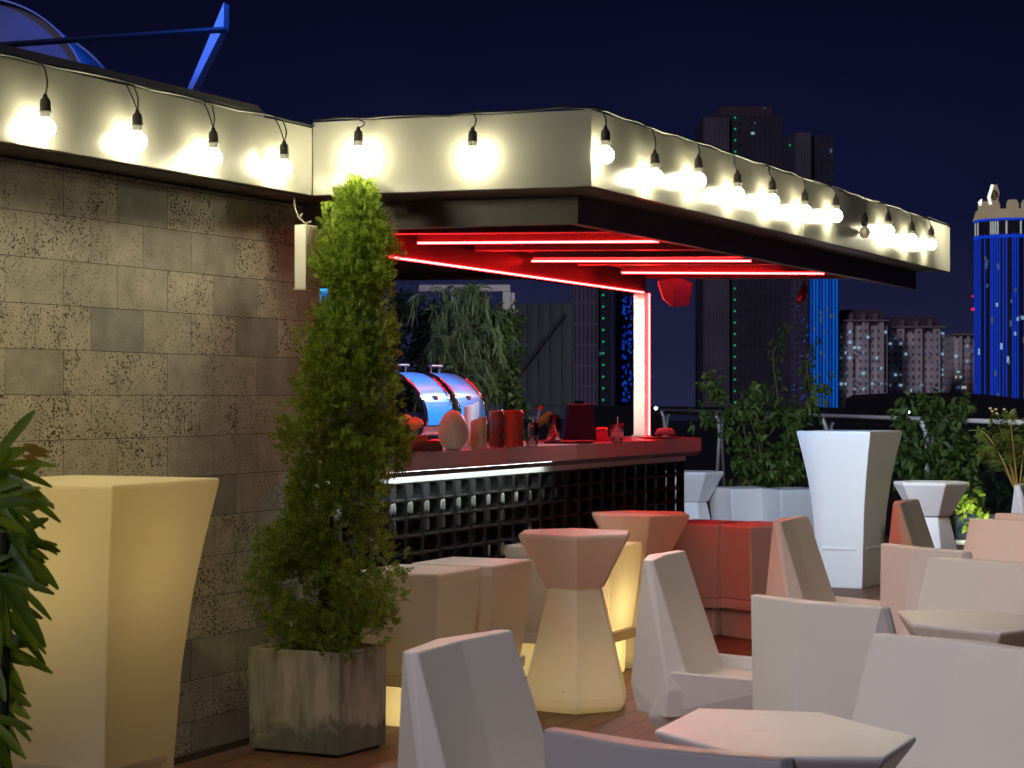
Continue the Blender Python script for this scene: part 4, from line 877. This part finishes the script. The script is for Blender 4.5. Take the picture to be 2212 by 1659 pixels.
# ================================================================ CITY
def facade(name, wall, win, bw, bh, gap, es=0.0, ecol=(1, 1, 1)):
    m = bpy.data.materials.new(name); m.use_nodes = True; t = m.node_tree; N = t.nodes.new; L = t.links.new; b = t.nodes['Principled BSDF']; b.inputs['Roughness'].default_value = .7
    co = N('ShaderNodeTexCoord'); sp = N('ShaderNodeSeparateXYZ'); ad = N('ShaderNodeMath'); ad.operation = 'ADD'; cb = N('ShaderNodeCombineXYZ'); L(co.outputs['Object'], sp.inputs[0])
    L(sp.outputs['X'], ad.inputs[0]); L(sp.outputs['Y'], ad.inputs[1]); L(ad.outputs[0], cb.inputs['X']); L(sp.outputs['Z'], cb.inputs['Y'])
    k = N('ShaderNodeTexBrick'); k.offset = 0; k.inputs['Scale'].default_value = 1; k.inputs['Brick Width'].default_value = bw; k.inputs['Row Height'].default_value = bh; k.inputs['Mortar Size'].default_value = gap; k.inputs['Mortar Smooth'].default_value = .1
    k.inputs['Color1'].default_value = (*win, 1); k.inputs['Color2'].default_value = (*[c*1.6 for c in win], 1); k.inputs['Mortar'].default_value = (*wall, 1); L(cb.outputs[0], k.inputs['Vector']); 
    n = N('ShaderNodeTexNoise'); n.inputs['Scale'].default_value = .08; L(co.outputs['Object'], n.inputs['Vector']); mr = N('ShaderNodeMapRange'); mr.inputs['To Min'].default_value = .5; mr.inputs['To Max'].default_value = 1.5; L(n.outputs['Fac'], mr.inputs[0])
    vm = N('ShaderNodeVectorMath'); vm.operation = 'SCALE'; L(k.outputs['Color'], vm.inputs[0]); L(mr.outputs[0], vm.inputs['Scale']); L(vm.outputs[0], b.inputs['Base Color'])
    if es: b.inputs['Emission Color'].default_value = (*ecol, 1); b.inputs['Emission Strength'].default_value = es
    return m
WIN_ME = {}
def win_mesh(matl, w_, h_):
    k = (matl.name, round(w_, 3), round(h_, 3))
    if k not in WIN_ME:
        me = bpy.data.meshes.new('window'); bx_ = MB().box(-w_/2, w_/2, -.15, 0, -h_/2, h_/2); me.from_pydata([tuple(q) for q in bx_.v], [], bx_.f); me.materials.append(matl); WIN_ME[k] = me
    return WIN_ME[k]
def window(root, matl, u, v, Y, wpx, hpx, name='window'):
    s = Y/F; p = P(u, v, Y)-Vector(root.location); o = bpy.data.objects.new(name, win_mesh(matl, wpx*s, hpx*s)); COL.objects.link(o); o.parent = root; o.location = p+Vector((0, -.1, 0)); return o
CW = emit('cool_window', (.42, .74, 1.0), .55); CW2 = emit('dim_window', (.30, .5, .8), .16); WW = emit('warm_window', (1.0, .75, .4), .5); GD = emit('green_beacon', (.0, .62, .25), .75); BD = emit('blue_led', (.0, .035, .50), 1.0); BD2 = emit('light_blue_led', (.0, .10, .55), .8)
YB = 620.0
def tower(name, label, u0, u1, v0, Y, matl, dep=18, cat='building', group=None):
    a_ = P(u0, v0, Y); b_ = P(u1, v0, Y); t = thing(name, label, cat, ((a_.x+b_.x)/2, Y, -60), 0, group)
    MB().box(a_.x, b_.x, Y, Y+dep, -60, a_.z).build('body', matl, t, world=True); return t
FA = facade('apartment_facade', (.82, .72, .74), (.2, .16, .21), 1.9, 2.3, .66)
RF = mat('mansard_roof', (.10, .065, .09), .8, var=.2, vscale=.3)
rc_ = random.Random(77)
def apartment(label, u0, u1, v0, Y, nb, seed, roof=True):
    t = tower('apartment_block', label, u0, u1, v0, Y, FA, 25, group='apartment blocks on the skyline'); r = random.Random(seed)
    w_ = u1-u0
    mb = MB()   # projecting bays
    for k in range(3):
        uu = u0+w_*(.14+.32*k); ub(mb, uu, uu+w_*.13, v0+3, 1250, -1.5, -.02, Y)
    mb.build('bay', FA, t, world=True)
    mb = MB(); ub(mb, u0-1.5, u1+1.5, v0-1, v0+2.2, -2, 26, Y); mb.build('cornice', mat('cornice', (.4, .32, .34), .7), t, world=True)
    if roof:
        a_ = P(u0+w_*.06, v0-1, Y); b_ = P(u1-w_*.06, v0-1, Y); c_ = P(u0+w_*.12, v0-24, Y); d_ = P(u1-w_*.12, v0-24, Y)
        rf = MB().loft([[(a_.x, Y+.5, a_.z), (b_.x, Y+.5, a_.z), (b_.x, Y+24, a_.z), (a_.x, Y+24, a_.z)], [(c_.x, Y+3, c_.z), (d_.x, Y+3, c_.z), (d_.x, Y+20, c_.z), (c_.x, Y+20, c_.z)]]).build('roof', RF, t, world=True)
        mb = MB()
        for f_ in (.25, .5, .75):
            c2 = u0+w_*f_; pr_ = [P(c2-5, v0-1, Y), P(c2+5, v0-1, Y), P(c2+5, v0-12, Y), P(c2, v0-17, Y), P(c2-5, v0-12, Y)]; mb.loft([pr_, [q+Vector((0, 4, 0)) for q in pr_]])
        mb.build('dormer', mat('dormer_stone', (.22, .16, .2), .8), t, world=True)
    for k in range(nb):
        u = u0+4+(w_-8)*r.randint(0, 10)/10; v = v0+14+11.2*r.randint(0, 17)
        window(t, (WW if r.random() < .07 else r.choice((CW, CW2))) , u, v, Y-1.6, r.choice((3.2, 4.5, 6.0)), r.choice((4, 5.5)))
    return t
apartment('mauve apartment block directly right of the blue striped tower', 1813, 1917, 692, YB, 44, 5)
apartment('mauve apartment block left of the round blue tower, mansard roof', 1919, 2040, 706, YB+14, 40, 6)
apartment('farthest small apartment block tucked beside the round blue tower', 2061, 2118, 722, YB+60, 22, 7, False)
tb = tower('striped_tower', 'bright blue striped tower between the dark tower and the apartments', 1748, 1812, 560, YB-5, mat('blue_glass', (.01, .03, .08), .3), 20)
for k in range(9):
    mb = MB(); ub(mb, 1749.5+k*7, 1753.5+k*7, 566, 900, -.3, -.02, YB-5); mb.build('light_strip', BD2 if k % 3 else emit('mid_blue_led', (.0, .05, .38), .8), tb, world=True)
for k in range(12): window(tb, CW2, 1752+7*rc_.randint(0, 7), rc_.uniform(640, 880), YB-5.5, 4, 7)
td = tower('stepped_tower', 'tall dark stepped tower with green beacons behind the canopy', 1520, 1690, 248, YB+40, facade('dark_facade', (.055, .05, .085), (.03, .028, .05), 1.6, 2.4, .4), 30)
PS = facade('pale_stripe', (.16, .14, .20), (.05, .045, .08), .9, 60, .28)
mb = MB(); ub(mb, 1519, 1574, 255, 1300, -1.5, -.02, YB+40); mb.build('pale_face', PS, td, world=True)
mb = MB(); ub(mb, 1691, 1800, 292, 1300, 0, 20, YB+40); mb.build('wing', facade('dark_facade2', (.05, .046, .08), (.03, .028, .05), 1.9, 2.4, .4), td, world=True)
mb = MB(); ub(mb, 1716, 1750, 288, 1300, -2, -.02, YB+40); mb.build('pale_face', PS, td, world=True)
mb = MB(); ub(mb, 1560, 1672, 225, 247.5, 5, 25, YB+40); mb.build('penthouse', RF, td, world=True)
for k in range(26): 
    v = 254+k*24.6
    window(td, GD, 1588 - (1 if v > 600 else 0), v, YB+37.8, 3.2, 3.4, 'beacon')
window(td, CW, 1626, 288, YB+40, 7, 5); window(td, CW2, 1631, 266, YB+40, 3, 4); window(td, GD, 1706, 314, YB+40, 3, 3, 'beacon'); window(td, CW2, 1800-5, 326, YB+40, 5, 9); window(td, CW2, 1652, 234, YB+44.5, 3, 3); window(td, CW2, 1730, 796, YB-62, 8, 4)
t2 = tower('side_tower', 'dark tower with a few blue lit windows left of the striped tower', 1708, 1747, 600, YB-6, facade('side_facade', (.12, .10, .17), (.05, .04, .09), 1.5, 2.0, .4), 20)
for k in range(14): window(t2, emit('blue_window_%d' % k, (.05, .2, .8), .35), rc_.uniform(1712, 1745), rc_.uniform(640, 880), YB-6.4, 3.5, 3)
t3 = tower('grey_tower', 'grey blue slab tower seen through the bar opening', 1238, 1292, 560, YB+20, facade('grey_facade', (.20, .17, .26), (.06, .05, .10), 1.3, 6.5, .35), 20)
for k in range(13): window(t3, GD, 1303, 612+k*25.2, YB+20, 3.6, 3.8, 'beacon')
mb = MB(); ub(mb, 1293, 1322, 560, 1300, 1, 19, YB+20); mb.build('dark_wing', facade('dark_wing_facade', (.03, .03, .06), (.02, .02, .04), 1.9, 2.4, .4), t3, world=True)
for k in range(4): window(t3, CW2, 1270+k*9, 764, YB+20.5, 4, 7)
t4 = tower('sparkle_tower', 'dark tower with scattered blue lights just left of the post', 1330, 1368, 560, YB+30, mat('black_glass', (.02, .02, .05), .3), 20)
for k in range(90): window(t4, BD if rc_.random() < .7 else BD2, rc_.choice((1347, 1352, 1358, 1363))+rc_.uniform(-1.5, 1.5), 640+rc_.random()*232, YB+29, rc_.uniform(2, 3.6), rc_.uniform(2.5, 6), 'light_dot')
# round tower
u_c = 2180; Yr = 520.0; rr_ = 76/F*Yr
cx_ = P(u_c, 0, Yr+rr_).x; rt = thing('round_tower', 'round tower with blue light lines and a cream crown', 'building', (cx_, Yr+rr_, -60))
ztop = CH-(470-HZ)/F*Yr
MB().lathe([(rr_, 0), (rr_, ztop+60)], 48).build('body', facade('round_facade', (.028, .025, .06), (.012, .012, .03), 1.4, 2.2, .4), rt)
for k, an in enumerate((182, 190, 197, 203, 214, 226, 229, 233, 237, 241, 247, 252, 262, 266, 270, 281, 286, 295, 300, 310, 318, 330, 345)):
    a_ = R(an); x = math.cos(a_)*rr_*1.004; y = math.sin(a_)*rr_*1.004; zb_ = rc_.choice((48, 52, 60, 60)); mb = MB(); mb.tube([(x, y, zb_-(CH*0)), (x, y, ztop+60-4)], .16, 4); mb.build('light_line', BD, rt)
mb = MB(); mb.lathe([(rr_*1.01, ztop+60-5), (rr_*1.01, ztop+60-4.3)], 48); mb.lathe([(rr_*1.01, ztop+60-.6), (rr_*1.01, ztop+60)], 48); mb.build('light_ring', BD, rt)
for an in (186, 196, 226, 230, 234, 238, 252, 275, 292): mb = MB(); a_ = R(an); mb.tube([(math.cos(a_)*rr_*1.005, math.sin(a_)*rr_*1.005, ztop+60-4.1), (math.cos(a_)*rr_*1.005, math.sin(a_)*rr_*1.005, ztop+60-.8)], .2, 4); mb.build('lit_bay', emit('bay_%d' % an, (.7, .75, .75), .5), rt)
CR = emit('crown_glow', (1.0, .78, .52), .2)  # stone given its own glow in place of light falling on it
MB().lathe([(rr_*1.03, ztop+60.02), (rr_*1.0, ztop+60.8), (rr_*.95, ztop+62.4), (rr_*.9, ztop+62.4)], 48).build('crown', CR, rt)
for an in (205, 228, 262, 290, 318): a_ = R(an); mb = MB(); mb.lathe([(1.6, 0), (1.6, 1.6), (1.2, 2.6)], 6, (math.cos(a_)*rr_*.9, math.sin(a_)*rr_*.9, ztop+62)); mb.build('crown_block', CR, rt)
# emblem: upright diamond plaque with ring
ep = P(2151, 423, Yr-2); ez = ep.z+60; ex_ = ep.x-cx_; ey = -rr_*.98
s5 = Yr/F
def er(pl, y): return [(ex_+(u-2151)*s5, y, ez-(v-423)*s5) for u, v in pl]
pl9 = [(2139, 443), (2146, 398), (2158, 397), (2163, 415), (2160, 432), (2152, 445)]
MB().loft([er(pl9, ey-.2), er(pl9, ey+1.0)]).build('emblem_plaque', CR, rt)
mb = MB(); mb.tube(er([(2151+6.5*math.cos(k*.5236), 420+9.5*math.sin(k*.5236)) for k in range(13)], ey-.5), .28, 6); mb.tube(er([(2151+3*math.cos(k*.5236), 420+4.5*math.sin(k*.5236)) for k in range(13)], ey-.5), .22, 6); mb.build('emblem_ring', mat('emblem_bronze', (.25, .15, .08), .5), rt)
mb = MB(); mb.tube(er([(2147, 398), (2139, 425), (2143, 440)], ey-.6), .35, 6); mb.tube(er([(2118, 438), (2122, 430), (2120, 442)], ey-.6), .35, 6); mb.build('emblem_light', emit('emblem_white', (1, .97, .85), 1.6), rt)
for k in range(46):
    a_ = R(rc_.uniform(195, 330)); o = bpy.data.objects.new('window', win_mesh(CW2 if k % 3 else CW, .5, rc_.choice((.9, 1.6)))); COL.objects.link(o); o.parent = rt; o.location = (math.cos(a_)*rr_*1.004, math.sin(a_)*rr_*1.004, rc_.uniform(58, ztop+52)); o.rotation_euler = (0, 0, a_+math.pi/2)
for v, s_ in ((668, 7), (640, 4)): window(rt, emit('red_beacon_%d' % v, (.9, .01, .12), 1.0), 2101, v, Yr-1, s_, s_*.8, 'beacon')
# near low roofs
LR = mat('low_roof_dark', (.012, .012, .02), .9)
def low(label, pts, Y, dep):
    c = P(pts[0][0], pts[0][1], Y); t = thing('low_building', label, 'building', (c.x, Y, -60), 0, 'dark low roofs'); q = [P(u, v, Y) for u, v in pts]
    poly = [(p.x, Y, p.z) for p in q]+[(q[-1].x, Y, -60), (q[0].x, Y, -60)]; MB().loft([poly, [(p[0], Y+dep, p[2]) for p in poly]]).build('body', LR, t, world=True); return t
lo = low('black rounded roof below the round blue tower with yellow windows', [(1970, 862), (1990, 852), (2060, 848), (2130, 852), (2212, 862), (2300, 870)], 150, 30)
for u, v in ((2138, 882), (2142, 888), (2150, 884), (2152, 893), (2168, 884), (2172, 890)): window(lo, WW, u, v, 149.6, 4.5, 3.5)
low('low dark roof under the apartment blocks', [(1700, 888), (1800, 884), (1860, 882), (1900, 888), (1990, 890)], 170, 30)
low('dark roofline beyond the bar and the post', [(1120, 868), (1260, 866), (1262, 878), (1420, 880), (1700, 884)], 180, 30)
# street lamps twinkling at the horizon
for u, v, lab in ((1417, 882, 'distant street light right of the post'), (1953, 890, 'distant twin street light left one'), (1962, 890, 'distant twin street light right one'), (1152, 861, 'distant light left of the red tipped spoon')):
    p = P(u, v, 145); t = thing('street_lamp', lab, 'street lamp', (p.x, 145, -60), 0, 'distant street lamps')
    MB().tube([(0, 0, 0), (0, 0, p.z+60-.1)], .06, 5).build('pole', BLACK, t); MB().lathe([(.02, -.12), (.13, 0), (.02, .12)], 8, (0, 0, p.z+60)).build('lamp_head', emit('street_glow_%d' % u, (.6, .95, 1.0), 14), t)
sb = thing('blue_sign', 'small pale blue lit sign glimpsed through the right climber', 'sign', tuple(P(2040, 1002, 24)))
mb = MB(); ub(mb, 2024, 2056, 996, 1009, 0, .05, 24); mb.build('panel', emit('sign_blue', (.15, .55, .8), .5), sb, world=True)
